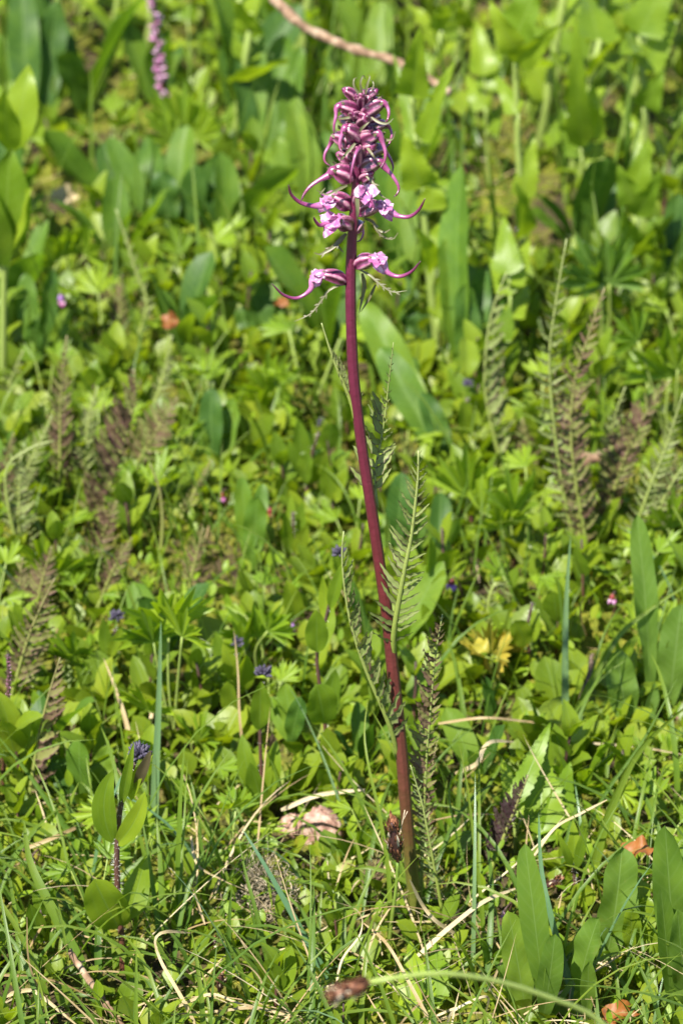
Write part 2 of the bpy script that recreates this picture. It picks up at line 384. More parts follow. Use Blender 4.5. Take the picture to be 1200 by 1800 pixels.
solid_mat('dark_bark', [(0.3, (0.05, 0.035, 0.025)), (0.55, (0.16, 0.11, 0.075)), (0.8, (0.28, 0.21, 0.15))], axis='n', rough=0.85, nscale=160, namp=0.5, bump=0.7)
solid_mat('rock', [(0.28, (0.10, 0.050, 0.036)), (0.45, (0.25, 0.135, 0.10)), (0.6, (0.34, 0.23, 0.18)), (0.78, (0.42, 0.33, 0.28))], axis='n', rough=0.85, nscale=260, namp=0.5, bump=0.9)
solid_mat('sedge_scale', [(0.25, (0.035, 0.014, 0.010)), (0.45, (0.11, 0.04, 0.02)), (0.6, (0.26, 0.11, 0.05)), (0.78, (0.60, 0.48, 0.34))], axis='n', rough=0.55, nscale=700, namp=0.4)
solid_mat('sedge_dark', [(0.3, (0.018, 0.009, 0.009)), (0.6, (0.05, 0.02, 0.016)), (0.8, (0.16, 0.08, 0.05))], axis='n', rough=0.5, nscale=700)
solid_mat('chaff', [(0.3, (0.42, 0.32, 0.2)), (0.7, (0.68, 0.58, 0.42))], axis='n', rough=0.6, nscale=500)
solid_mat('rootlet', [(0.3, (0.10, 0.08, 0.055)), (0.5, (0.25, 0.20, 0.13)), (0.7, (0.48, 0.40, 0.28))], axis='n', rough=0.7, nscale=140)

def ground_mat():
    m, t = new_mat('meadow_soil')
    geo = nn(t, 'ShaderNodeNewGeometry')
    n1 = noise(t, 9, 6, geo.outputs['Position'], 0.6); n2 = noise(t, 70, 6, geo.outputs['Position'], 0.65); n3 = noise(t, 420, 4, geo.outputs['Position'])
    soil = ramp(t, n2, [(0.3, (0.020, 0.014, 0.008)), (0.5, (0.050, 0.036, 0.018)), (0.7, (0.10, 0.07, 0.035))])
    moss = ramp(t, n3, [(0.3, (0.045, 0.058, 0.007)), (0.5, (0.11, 0.125, 0.012)), (0.72, (0.20, 0.17, 0.022))])
    f = math_node(t, 'MULTIPLY', math_node(t, 'SUBTRACT', math_node(t, 'ADD', n1, math_node(t, 'MULTIPLY', n2, 0.5)), 0.66), 7.0, clamp=True)
    col = mix_col(t, f, soil, moss)
    p = nn(t, 'ShaderNodeBsdfPrincipled'); t.links.new(col, p.inputs['Base Color']); p.inputs['Roughness'].default_value = 0.9; p.inputs['Specular IOR Level'].default_value = 0.15
    bp = nn(t, 'ShaderNodeBump'); bp.inputs['Strength'].default_value = 0.8; bp.inputs['Distance'].default_value = 0.004
    t.links.new(math_node(t, 'ADD', n2, math_node(t, 'MULTIPLY', n3, 0.5)), bp.inputs['Height']); t.links.new(bp.outputs[0], p.inputs['Normal'])
    o = nn(t, 'ShaderNodeOutputMaterial'); t.links.new(p.outputs[0], o.inputs[0])
    return m
# ------------------------------------------------------------------ ground
def build_ground():
    def axis(lo, hi, fine, far):
        a = list(np.arange(lo, hi + 1e-9, fine)); step = fine
        left, right = [], []
        x = lo
        while x > -far: step *= 1.35; x -= step; left.append(x)
        x = hi; step = fine
        while x < far: step *= 1.35; x += step; right.append(x)
        return np.array(left[::-1] + a + right)
    xs = axis(-0.9, 0.9, 0.012, 90); ys = axis(-0.6, 2.2, 0.012, 120)
    X, Y = np.meshgrid(xs, ys)
    Z = hgt(X, Y) + 0.0015 * rng.standard_normal(X.shape) * (np.abs(X) < 2) * (np.abs(Y) < 3)
    far = np.clip((np.hypot(X, Y) - 3) / 30, 0, 1); Z = Z * (1 - far)
    V = np.stack([X, Y, Z], -1).reshape(-1, 3)
    idx = np.arange(len(V)).reshape(X.shape)
    F = np.stack([idx[:-1, :-1], idx[:-1, 1:], idx[1:, 1:], idx[1:, :-1]], -1).reshape(-1, 4)
    o = link('ground', mesh('ground', (V, F, V[:, :2]), ground_mat()))
    o['kind'] = 'structure'
build_ground()
def at_ground(px, py):
    p = G(px, py)
    for _ in range(3): p = G(px, py, float(hgt(p[0], p[1])))
    return p

# ------------------------------------------------------------------ the pink lousewort in the middle
def path_px(pts, y=0.0):                    # pixels (and a depth offset) in a plane to points
    return np.array([S(p[0], p[1], y + (p[2] if len(p) > 2 else 0.0)) for p in pts])
TOCAM = unit([0, -0.85, 0.45])

LSC = 1.32; WSC = 0.80
def pinnate(th, rachis, r0, nref, left, right, n, mat, rmat, wid=0.24, t0=0.08, ang=62, name='leaf', joined=False, curl=0.25, label=None, lean=0.35, teeth=4, jit=0.12):
    """a fern-like leaf: a rachis with leaflets down both sides; left/right give leaflet lengths (m) against t"""
    mid = smooth_path(rachis, 26); tg = tangents(mid)
    rt = tube(mid, np.linspace(r0, r0 * 0.28, 26), 7)
    pieces = []
    for i in range(n):
        for sgn, fn in ((-1, left), (1, right)):
            t = t0 + (1 - t0) * ((i + (0.5 if sgn > 0 else 0.2)) / n) ** 0.92
            t = min(t + rnd.uniform(-0.3, 0.3) / n * 0.5, 0.985)
            L = fn(t) * rnd.uniform(1 - jit, 1 + jit)
            if L < 0.0012: continue
            k = t * 25; i0 = min(int(k), 24); fr = k - i0
            P = mid[i0] * (1 - fr) + mid[i0 + 1] * fr; tn = tg[i0]
            sd = unit(np.cross(tn, nref)) * sgn; nf = unit(np.cross(sd, tn) * sgn)
            a = math.radians(ang - 22 * t + rnd.uniform(-9, 9))
            d0 = unit(tn * math.cos(a) + sd * math.sin(a) + nf * rnd.uniform(-0.1, lean))
            L *= LSC; m = 9; pts = [P]; d = d0.copy()
            c = curl * rnd.uniform(0.3, 1.5)
            for q in range(m):
                d = unit(d + tn * (c * 0.16) + nf * rnd.uniform(-0.10, 0.12)); pts.append(pts[-1] + d * L / m)
            pts = np.array(pts)
            hw = sh('pinna', np.linspace(0, 1, m + 1)) * L * wid * WSC / 2 * rnd.uniform(0.8, 1.2)
            g = ribbon(pts, hw, nf + 0.5 * sd * rnd.uniform(-1, 1), 2, rnd.uniform(0.2, 0.7), 0.35, 3.0, rnd.uniform(-0.6, 0.6), jagged(m + 1, teeth, 0.30), rnd.random() * 6)
            pieces.append(g)
    if joined:
        o = th.part(name, rt, MATS[rmat]); th.part('leaflet', merge(pieces), MATS[mat], o)
    else:
        o = th.part(name, rt, MATS[rmat])
        for g in pieces: th.part('leaflet', g, MATS[mat], o)
    if label: o['label'] = label
    return o

STEM_PX = [(737, 1656), (728, 1580), (720, 1500), (713, 1420), (706, 1330), (697, 1240), (688, 1160), (680, 1080), (668, 1000), (655, 910), (641, 820), (630, 740), (622, 670), (618, 600), (616, 520), (617, 450), (620, 400), (625, 330), (629, 260), (634, 200), (639, 158)]
STEM_W = [25, 23, 22, 21, 21, 21, 21, 21, 20.5, 20, 19.5, 19, 18.5, 18.5, 19, 18, 18, 17, 15, 12, 8]
def main_plant():
    base = S(737, 1656, 0.0)
    th = Thing('lousewort_plant', 'tall plant with wine-red stalk and pink elephant-head flower spike in the centre', 'flower', base)
    sp = smooth_path(path_px(STEM_PX), 70)
    wr = np.interp(np.linspace(0, 1, 70), np.linspace(0, 1, len(STEM_W)), STEM_W) / 2
    rad = np.array([w * mpp(p) for w, p in zip(wr, sp)])
    th.part('stem', tube(sp, rad * (1 + .02 * np.sin(np.arange(70) * 1.9)), 32, (8, 0.045)), MATS['lousewort_stem'])
    k = mpp(S(620, 400, 0))
    # flowers: calyx start and end, radius, depth of the end (m, minus is towards the camera), then the beak
    FL = [  # (x0,y0, x1,y1, r, dy, beak points, lip lobes?)
        (624, 176, 605, 158, 11, -.002, None, 0), (640, 178, 660, 160, 11, -.001, None, 0), (635, 190, 637, 168, 10, -.006, None, 0),
        (627, 203, 597, 186, 14, -.003, [(591, 192), (590, 205), (587, 220), (587, 236)], 0),
        (640, 203, 672, 180, 14, -.002, [(680, 187), (683, 198), (681, 210), (676, 216)], 0),
        (634, 226, 644, 206, 11, -.008, None, 0), (632, 214, 618, 200, 10, -.006, None, 0),
        (638, 270, 656, 256, 11, -.005, None, 0),
        (620, 216, 600, 208, 10, .003, None, 0), (634, 182, 624, 170, 8, -.004, None, 0), (641, 184, 650, 172, 8, -.004, None, 0), (626, 274, 612, 262, 9, -.005, None, 0), (640, 240, 652, 228, 9, -.005, None, 0), (636, 318, 652, 306, 9, -.004, None, 0), (646, 214, 664, 204, 10, .004, None, 0),  (618, 284, 596, 272, 11, .002, None, 0),
        (642, 232, 676, 218, 10, .004, [(685, 226), (688, 238), (684, 252), (676, 262)], 0),
        (628, 248, 607, 224, 14, -.005, [(601, 236), (597, 250), (598, 262), (604, 270)], 0),
        (622, 260, 588, 240, 12, .003, [(580, 254), (571, 270), (571, 284), (582, 293)], 0),
        (635, 254, 664, 234, 14, -.004, [(672, 250), (677, 268), (675, 284), (668, 296)], 0),
        (636, 276, 672, 262, 11, .006, [(682, 272), (690, 290), (689, 304)], 0),
        (630, 290, 631, 262, 10, -.009, [(626, 268, -.003), (621, 285, -.004), (617, 305, -.004), (615, 328, -.003)], 0),
        (634, 300, 666, 283, 14, -.002, [(676, 294), (690, 310), (700, 328), (698, 340), (692, 346)], 0),
        (618, 318, 586, 299, 15, -.002, [(578, 308), (562, 316), (545, 328), (534, 342), (529, 354)], 0),
        (614, 368, 583, 345, 13, -.001, [(572, 358), (552, 362), (528, 356), (512, 342), (507, 325)], 1),
        (622, 300, 604, 276, 10, .004, None, 0), (640, 330, 652, 312, 9, .004, None, 0),
        (630, 362, 640, 336, 12, -.008, [(646, 342), (652, 352), (656, 366), (650, 374)], 2),
        (630, 378, 666, 362, 12, -.003, [(684, 370), (698, 379), (718, 381), (735, 370), (747, 349)], 1),
        (614, 402, 592, 388, 13, -.006, [(576, 392), (562, 396), (554, 388), (551, 381)], 3),
        (622, 410, 634, 392, 9, .005, [(637, 400), (638, 412), (633, 422), (626, 425)], 0),
        (626, 470, 655, 456, 13.5, -.003, [(672, 462), (680, 478), (700, 486), (722, 478), (739, 459)], 1),
        (608, 497, 566, 482, 12, -.002, [(550, 492), (545, 510), (522, 524), (498, 518), (478, 499)], 1),
    ]
    for (x0, y0, x1, y1, r, dy, beak, lip) in FL:
        A = S(x0, y0, 0.0); B = S(x1, y1, dy); R = r * k * (.88 if y0 < 192 else 1.0 if y0 < 216 else 1.12 if y0 < 420 else 1.0)
        L = np.linalg.norm(B - A); ax = unit(B - A)
        upv = unit(np.array([0, -0.2, 1]) - ax * (np.array([0, -0.2, 1]) @ ax))
        tt = np.linspace(0, 1, 13)
        path = A[None] + (B - A)[None] * tt[:, None] + upv[None] * (0.10 * L * np.sin(pi * tt))[:, None]
        prof = np.interp(tt, [0, .12, .35, .6, .85, 1], [.30, .72, 1.0, 1.0, .82, .55]) * R
        fl = th.part('flower', tube(path, prof, 30, (5, 0.14)), MATS['calyx_skin'])
        # calyx teeth
        tips = []
        for q in range(5):
            a = 2 * pi * q / 5 + rnd.random()
            sd = unit(np.cross(ax, upv)); dr = upv * math.cos(a) + sd * math.sin(a)
            p0 = B - ax * 0.1 * L + dr * R * 0.62
            tips.append(leaf_between(p0, p0 + ax * R * (0.75 if beak else 0.4) + dr * R * 0.12, R * 0.45, dr, 'lance', 0.1, 5, 2, 0.3))
        th.part('calyx_tooth', merge(tips), MATS['bract_leaf'], fl)
        if beak is None:
            # a closed bud: a short blunt hood peeping out
            hp = smooth_path([A + (B - A) * .7, B, B + ax * R * .55 - upv * R * .15], 9)
            th.part('hood', tube(hp, np.array([.5, .58, .6, .6, .58, .52, .42, .3, .1]) * R, 12), MATS['young_hood'], fl)
            continue
        nb = len(beak)
        bp = [S(b[0], b[1], dy * 1.3 + (b[2] if len(b) > 2 else 0) - 0.0015 * i) for i, b in enumerate(beak)]
        raw = [A + (B - A) * .62, B] + bp
        hp = smooth_path(raw, 34)
        s = np.linspace(0, 1, 34)
        big = 0.78 if lip else 0.5; tail = 1.0 if lip else 0.78
        hr = np.interp(s, [0, .12, .22, .34, .46, .7, .9, 1], [.62 * big / .78, big, big * .92, .46 * tail, .29 * tail, .23 * tail, .16 * tail, .05]) * R
        th.part('hood', tube(hp, hr, 12), MATS['hood_skin' if lip else 'young_hood'], fl)
        if lip:
            C0 = B * 0.55 + bp[0] * 0.45
            od = unit(bp[0] - B) if np.linalg.norm(bp[0] - B) > 1e-5 else ax
            sd = unit(np.cross(ax, upv))
            if sd[1] > 0: sd = -sd
            lobes = []
            for (d, w, l) in ((sd * 1.0 + od * .5 + upv * .35, 1.7, 1.5), (sd * .55 + od * .3 - upv * 1.0, 1.3, 1.5), (-sd * 1.0 + od * .5 + upv * .2, 1.5, 1.4), (od * .7 + upv * .9 + sd * .5, 1.2, 1.1), (-upv * 1.0 - ax * .1, 1.2, 1.7)):
                d = unit(d)
                lobes.append(leaf_between(C0 - d * R * .1, C0 + d * R * l * 1.3, R * w * 1.35, unit(TOCAM + rnd.uniform(-.3, .3) * ax + upv * .2), 'egg', 0.12, 10, 4, 0.25, 0.22, 2.0, rnd.uniform(-.4, .4), phase=rnd.random() * 6))
            th.part('lip', merge(lobes), MATS['petal_pink'], fl)
    # bracts: curved green strips with small teeth
    BR = [([(640, 384, 0), (655, 390, -.004), (662, 404, -.006), (674, 416, -.006), (690, 420, -.006), (699, 409, -.006)], 6, 3),
          ([(664, 404, -.006), (675, 408, -.007), (686, 403, -.008)], 5, 0),
          ([(608, 411, -.002), (596, 424, -.006), (580, 438, -.008), (562, 447, -.009), (552, 444, -.009)], 9, 3),
          ([(590, 428, -.006), (600, 440, -.004), (604, 444, -.003)], 5, 0),
          ([(608, 500, 0), (592, 503, -.002), (576, 512, -.003), (562, 532, -.003), (545, 552, -.003), (517, 565, -.003)], 5, 8),
          ([(632, 474, 0), (650, 484, -.003), (668, 500, -.005), (690, 513, -.006), (715, 511, -.006)], 5, 8),
          ([(636, 480, .006), (640, 500, .007), (637, 520, .007), (631, 550, .006)], 9, 2),
          ([(660, 500, .006), (648, 525, .007), (634, 548, .007)], 6, 0),
          ([(620, 205, -.004), (600, 208, -.005), (588, 206, -.006)], 6, 0), ([(652, 206, -.005), (668, 216, -.007), (682, 216, -.008), (691, 208, -.008)], 6, 0),
          ([(672, 246, -.003), (688, 245, -.005), (695, 230, -.006)], 5, 0), ([(624, 252, -.006), (608, 270, -.009), (595, 286, -.009)], 7, 0),
          ([(644, 258, -.005), (654, 272, -.009), (662, 282, -.008)], 6, 0), ([(642, 308, -.004), (655, 322, -.007), (668, 342, -.008), (684, 352, -.008)], 6, 1),
          ([(610, 326, -.004), (592, 334, -.007), (575, 342, -.008), (556, 334, -.008)], 6, 1), ([(562, 341, -.008), (572, 330, -.008)], 4, 0),
          ([(632, 230, -.008), (640, 222, -.011), (650, 214, -.011)], 7, 0), ([(627, 340, -.006), (628, 368, -.007), (627, 388, -.006)], 10, 0),
          ([(634, 170, -.004), (622, 152, -.004), (622, 139, -.003), (628, 137, -.002)], 5, 0), ([(637, 166, -.004), (633, 146, -.005), (638, 133, -.004), (643, 140, -.003)], 5, 0),
          ([(642, 166, -.003), (646, 148, -.003), (650, 134, -.002), (646, 132, -.001)], 5, 0), ([(646, 168, -.002), (656, 152, -.002), (655, 143, -.001), (650, 140, 0)], 4, 0)]
    for pts, w, teeth in BR:
        P = smooth_path(path_px(pts), 16)
        t = np.linspace(0, 1, 16)
        parts = [ribbon(P, np.interp(t, [0, .2, .6, 1], [.6, 1, .8, .15]) * w / 2 * k, TOCAM, 2, 0.5, 0.15, 2, rnd.uniform(-.5, .5))]
        tg = tangents(P)
        for q in range(teeth):
            i = 5 + int(q * 9 / max(teeth, 1)); s = 1 if q % 2 else -1
            d = unit(tg[i] * 0.9 + unit(np.cross(tg[i], TOCAM)) * s * 0.6)
            parts.append(leaf_between(P[i], P[i] + d * k * rnd.uniform(8, 15) * (1.1 - q / teeth * .5), 3.2 * k, TOCAM, 'lance', 0.05, 5, 2, 0.3))
        th.part('bract', merge(parts), MATS['bract_leaf'])
    # the fern-like stem leaves
    def ln(*kv):
        xs = [a for a, b in kv]; ys = [b * k for a, b in kv]
        return lambda t: float(np.interp(t, xs, ys))
    pinnate(th, path_px([(624, 738), (618, 712), (606, 680), (592, 648), (580, 615), (572, 590), (565, 568)]), 4.4 * k, TOCAM,
            ln((0, 0), (1, 0)), ln((0, 20), (.15, 36), (.3, 34), (.5, 24), (.7, 9), (.85, 4), (1, 2)), 15, 'fern_leaf', 'rachis_skin', 0.42, 0.06, 38, lean=.1)
    pinnate(th, path_px([(664, 896, .004), (659, 850, .009), (662, 810, .012), (670, 770, .014), (677, 725, .015), (682, 680, .015), (688, 630, .013), (691, 602, .012)]), 2.8 * k, TOCAM,
            ln((0, 50), (.2, 48), (.3, 36), (.42, 44), (.55, 38), (.63, 14), (1, 5)), ln((0, 34), (.2, 44), (.35, 26), (.5, 10), (1, 5)), 15, 'fern_leaf', 'rachis_skin', 0.36, 0.08, 56, lean=.35)
    pinnate(th, path_px([(690, 1158), (692, 1110, -.003), (700, 1060, -.004), (711, 1000, -.005), (722, 945, -.005), (729, 890, -.005), (734, 840, -.005), (735, 792, -.005)]), 6.4 * k, TOCAM,
            ln((0, 40), (.18, 46), (.32, 52), (.5, 46), (.65, 38), (.8, 30), (.92, 20), (1, 8)), ln((0, 26), (.2, 46), (.4, 40), (.6, 34), (.8, 24), (.92, 15), (1, 7)), 22, 'fern_leaf', 'rachis_skin', 0.24, 0.08, 60, lean=.3)
    pinnate(th, path_px([(698, 1332), (690, 1292, -.003), (672, 1245, -.005), (650, 1195, -.006), (630, 1142, -.007), (614, 1085, -.008), (604, 1020, -.009), (601, 970, -.009), (604, 934, -.009)]), 5.4 * k, TOCAM,
            ln((0, 0), (.5, 2), (1, 2)), ln((0, 30), (.2, 50), (.4, 46), (.6, 40), (.8, 30), (.92, 16), (1, 6)), 21, 'fern_leaf', 'rachis_skin', 0.34, 0.08, 50, lean=.25)
    pinnate(th, path_px([(738, 1600, .004), (742, 1500, .008), (746, 1400, .010), (750, 1320, .011), (757, 1240, .012), (764, 1160, .012), (777, 1080, .011)]), 4.2 * k, TOCAM,
            ln((0, 18), (.25, 28), (.5, 36), (.7, 38), (.85, 32), (.95, 18), (1, 6)), ln((0, 12), (.3, 26), (.5, 22), (.7, 20), (.9, 15), (1, 6)), 34, 'dusky_fern', 'rachis_skin', 0.42, 0.12, 62)
    pinnate(th, path_px([(776, 1600, -.006), (764, 1530, -.006), (752, 1465, -.006), (742, 1415, -.005), (732, 1380, -.004), (721, 1345, -.004)]), 4.0 * k, TOCAM,
            ln((0, 10), (.2, 26), (.5, 22), (.8, 12), (1, 5)), ln((0, 10), (.3, 20), (.6, 16), (.8, 10), (1, 5)), 22, 'fern_leaf', 'rachis_skin', 0.36, 0.1, 62)
main_plant()
LSC = 1.32; WSC = 0.85
# ------------------------------------------------------------------ hand-placed neighbours
def LF(th, b, t, w, shape='oval', mat='oval_leaf', y=0.0, dy=0.0, bow=0.06, fold=0.22, nref=None, name='leaf', label=None, **kw):
    """one leaf from a base pixel to a tip pixel in the plane y (tip dy further back), w pixels wide"""
    A = S(b[0], b[1], y); B = S(t[0], t[1], y + dy)
    n = unit(TOCAM + 0.25 * rng.standard_normal(3)) if nref is None else nref
    g = leaf_between(A, B, w * mpp(A), n, shape, bow, kw.pop('nl', 12), kw.pop('nw', 6), fold, kw.pop('wave', 0.08), twist=kw.pop('twist', rnd.uniform(-0.25, 0.25)), phase=rnd.random() * 6, **kw)
    o = th.part(name, g, MATS[mat])
    if label: o['label'] = label
    return o
def ST(th, pts, w, mat, y=0.0, n=14, name='stem', ns=8, w2=None):
    P = smooth_path([S(p[0], p[1], y + (p[2] if len(p) > 2 else 0)) for p in pts], n)
    k = mpp(P[0])
    return th.part(name, tube(P, np.linspace(w, w2 or w * .7, n) / 2 * k, ns), MATS[mat])
def hairs(th, par, pts, w, y, n=70, L=7):
    P = smooth_path([S(p[0], p[1], y) for p in pts], 40); k = mpp(P[0]); parts = []
    for i in range(n):
        q = P[rnd.randrange(40)]; a = rnd.random() * 6.28
        d = unit([math.cos(a), math.sin(a), rnd.uniform(-.2, .5)])
        p0 = q + d * w * .4 * k; p1 = p0 + d * rnd.uniform(.6, 1.2) * L * k
        s = unit(np.cross(d, TOCAM)) * 0.32 * k
        parts.append((np.array([p0 - s, p0 + s, p1]), np.array([[0, 1, 2, 2]]), np.array([[0, 0], [1, 0], [.5, 1]])))
    th.part('hair', merge(parts), MATS['hair'], par)
def bud_head(th, px, py, r, y, parent=None, n=26):
    """a tight head of dark violet buds"""
    C0 = S(px, py, y); k = mpp(C0); R = r * k; parts = []
    for i in range(n):
        z = rnd.uniform(-0.35, 1); a = rnd.random() * 6.28; q = math.sqrt(max(1 - z * z, 0))
        d = np.array([q * math.cos(a), q * math.sin(a), z]); p0 = C0 + d * R * 0.25; p1 = C0 + d * R * rnd.uniform(.85, 1.15) + np.array([0, 0, R * .25])
        parts.append(tube(smooth_path([p0, (p0 + p1) / 2, p1], 6), np.array([.10, .17, .2, .19, .14, .04]) * R, 6))
    return th.part('bud', merge(parts), MATS['bud_skin'], parent)

# -- the hairy speedwell at the lower left
def speedwell_front():
    b = at_ground(217, 1712); y = b[1]
    th = Thing('speedwell_plant', 'hairy purple-stemmed speedwell with oval leaf pairs and dark violet bud, left foreground', 'wildflower', b)
    pts = [(217, 1712), (214, 1650), (207, 1560), (206, 1490), (212, 1420), (226, 1370), (238, 1335)]
    s = ST(th, pts, 12, 'purple_stem', y, 30); hairs(th, s, pts[1:], 11, y, 260, 8)
    LF(th, (210, 1634), (166, 1546), 74, 'round', y=y, dy=-.012, bow=.05, nref=TOCAM, twist=0.0, fold=.16)
    LF(th, (226, 1618), (258, 1502), 50, 'egg', y=y, dy=.012, bow=-.06, nref=TOCAM, twist=0.0, fold=.3)
    LF(th, (201, 1484), (200, 1353), 43, 'oval', y=y, dy=-.004, bow=.06, nref=TOCAM, twist=0.0, fold=.2, side=-.10)
    LF(th, (204, 1486), (255, 1391), 36, 'oval', y=y, dy=-.006, bow=.06, nref=TOCAM, twist=0.0, fold=.25, side=.06)
    LF(th, (214, 1415), (236, 1304), 22, 'lance', 'oval_leaf', y=y, dy=-.006, nref=TOCAM, twist=0.0, fold=.5)
    LF(th, (231, 1408), (271, 1325), 24, 'lance', 'oval_leaf', y=y, dy=-.004, nref=TOCAM, twist=0.0, fold=.5, side=-.08)
    LF(th, (238, 1386), (266, 1318), 20, 'oval', 'bud_leaf', y=y, dy=-.010, nref=TOCAM, twist=0.0, fold=.3, label='dark brown-purple inner leaf cupping the bud')
    LF(th, (222, 1400), (226, 1318), 14, 'lance', 'oval_leaf', y=y, dy=.008, nref=TOCAM, twist=0.0, fold=.4)
    bud_head(th, 246, 1330, 22, y, None, 44)
    LF(th, (205, 1705), (190, 1640), 36, 'oval', y=y, dy=.01); LF(th, (226, 1700), (248, 1650), 34, 'oval', y=y, dy=.006)
    LF(th, (222, 1790), (238, 1718), 50, 'round', y=y - .03, dy=.006)
speedwell_front()

# -- further speedwells: (label, base, stem points, leaves (base, tip, width, shape, dy), bud)
SPEED = [
 ('speedwell with dark fluffy violet bud over one upright oval leaf, middle left', (463, 1440), [(460, 1370), (457, 1282), (460, 1200)],
  [((456, 1284), (458, 1196), 40, 'oval', -.004), ((448, 1400), (425, 1290), 36, 'oval', .004), ((470, 1400), (486, 1300), 34, 'oval', .006), ((462, 1420), (440, 1340), 40, 'oval', -.006), ((466, 1425), (478, 1345), 30, 'oval', -.006)], (463, 1184, 17)),
 ('speedwell with round translucent leaf pair on red stem, left of the wine-red stalk', (583, 1392), [(580, 1360), (571, 1275), (561, 1200), (557, 1145), (572, 1090), (590, 1010)],
  [((570, 1273), (556, 1203), 60, 'round', -.008), ((577, 1270), (590, 1176), 42, 'oval', .010), ((557, 1147), (556, 1072), 42, 'oval', -.006), ((563, 1140), (582, 1056), 34, 'oval', .010), ((592, 1366), (574, 1278), 40, 'oval', -.010), ((574, 1400), (545, 1330), 38, 'oval', .002), ((578, 1405), (560, 1350), 34, 'oval', -.012), ((572, 1092), (566, 1010), 22, 'lance', .0), ((580, 1070), (604, 985), 24, 'lance', -.004)], (598, 974, 15)),
 ('speedwell with dark bud behind a thin brown dead stalk', (418, 1262), [(416, 1200), (415, 1150)],
  [((410, 1215), (378, 1110), 34, 'oval', .004), ((420, 1212), (392, 1130), 30, 'oval', -.006), ((425, 1220), (432, 1150), 42, 'oval', -.010), ((412, 1260), (404, 1195), 44, 'oval', -.012)], (418, 1132, 13)),
 ('speedwell with small purple head and two upright leaves beside the dusky ferns', (190, 1190), [(196, 1150), (203, 1105)],
  [((188, 1155), (182, 1085), 26, 'lance', -.003), ((192, 1156), (217, 1100), 22, 'lance', -.005), ((180, 1235), (165, 1160), 28, 'oval', .004), ((188, 1240), (200, 1180), 36, 'oval', -.008)], (206, 1086, 14)),
 ('speedwell with pale blue bud between narrow leaves, left of the stalk middle', (537, 905), [(540, 860), (548, 800), (560, 760)],
  [((537, 845), (523, 735), 38, 'oval', .004), ((536, 842), (505, 770), 22, 'lance', -.006), ((545, 850), (572, 790), 40, 'oval', -.008), ((532, 848), (545, 800), 40, 'round', -.012), ((556, 790), (546, 738), 12, 'lance', 0), ((558, 790), (576, 742), 12, 'lance', -.003)], (564, 745, 10)),
 ('leafy speedwell shoot of folded upright leaves below the blue-budded one', (520, 1000), [(516, 960), (515, 900)],
  [((512, 975), (498, 900), 26, 'oval', -.006), ((518, 972), (532, 880), 28, 'lance', .002), ((514, 968), (512, 868), 24, 'lance', .006), ((520, 976), (540, 920), 26, 'oval', -.009)], None),
 ('speedwell shoot with two broad pale leaves close left of the stalk', (585, 935), [(584, 900), (586, 860)],
  [((584, 880), (572, 812), 36, 'oval', -.004), ((588, 880), (608, 830), 36, 'oval', -.006), ((586, 872), (602, 800), 36, 'oval', .008)], None),
 ('upright single-leaved speedwell shoot with tiny pink flower at its foot', (522, 1120), [(522, 1105), (520, 1092)],
  [((521, 1100), (502, 1020), 40, 'oval', -.006), ((530, 1150), (545, 1100), 30, 'oval', .004), ((515, 1140), (490, 1100), 24, 'oval', -.008)], None),
 ('speedwell with round yellowish leaf under the nodding brown frond, right of the stalk', (932, 1190), [(930, 1150), (925, 1110), (935, 1060)],
  [((925, 1135), (905, 1090), 40, 'round', -.008), ((932, 1130), (945, 1070), 30, 'oval', .004), ((895, 1210), (905, 1120), 44, 'oval', -.002), ((938, 1225), (965, 1180), 28, 'oval', -.008), ((925, 1230), (945, 1185), 26, 'oval', .002)], None),
 ('hairy four-leaved speedwell shoot standing between the big leaves, lower right', (1010, 1580), [(1009, 1550), (1008, 1520)],
  [((1004, 1525), (978, 1462), 16, 'lance', -.004), ((1008, 1526), (1006, 1440), 26, 'lance', .006), ((1012, 1527), (1030, 1450), 20, 'lance', -.006), ((1010, 1526), (1024, 1440), 18, 'lance', .008), ((998, 1600), (990, 1525), 34, 'oval', .004), ((1004, 1578), (1045, 1566), 44, 'round', -.008)], None),
 ('small-leaved speedwell shoot at the left edge of the foreground grass', (75, 1660), [(74, 1640), (73, 1600)],
  [((72, 1655), (52, 1588), 36, 'oval', -.006), ((80, 1655), (95, 1595), 34, 'oval', -.002), ((74, 1610), (62, 1545), 24, 'lance', .004), ((78, 1608), (96, 1560), 24, 'oval', -.006)], None),
 ('speedwell shoot with dark grey bud beside the sword leaves, upper right of centre', (822, 800), [(822, 760), (820, 700)],
  [((820, 770), (812, 705), 34, 'round', -.004), ((824, 772), (838, 720), 28, 'oval', .004), ((820, 660), (818, 595), 44, 'round', .02)], (822, 676, 10)),
 ('speedwell with slim bud and paired leaves right beside the big feathery stalk leaf', (782, 1150), [(766, 1100), (753, 1045), (750, 1000)],
  [((752, 1008), (755, 945), 32, 'oval', -.004), ((752, 1060), (735, 1000), 26, 'oval', .004), ((756, 1062), (780, 1000), 26, 'oval', -.003), ((760, 1110), (742, 1060), 24, 'oval', -.008)], None),
]
for lab, bpx, stem, leaves, bud in SPEED:
    b = at_ground(*bpx); y = b[1]
    th = Thing('speedwell_plant', lab, 'wildflower', b, 'speedwells in the meadow')
    s = ST(th, [bpx] + stem, 7.5, 'purple_stem', y, 16)
    hairs(th, s, [bpx] + stem, 7, y, 60, 5)
    for (lb, lt, w, shp, dy) in leaves:
        LF(th, lb, lt, w, shp, 'oval_leaf', y + dy, dy, bow=rnd.uniform(-.08, .1), fold=rnd.uniform(.12, .35))
    if bud: bud_head(th, bud[0], bud[1], bud[2], y)

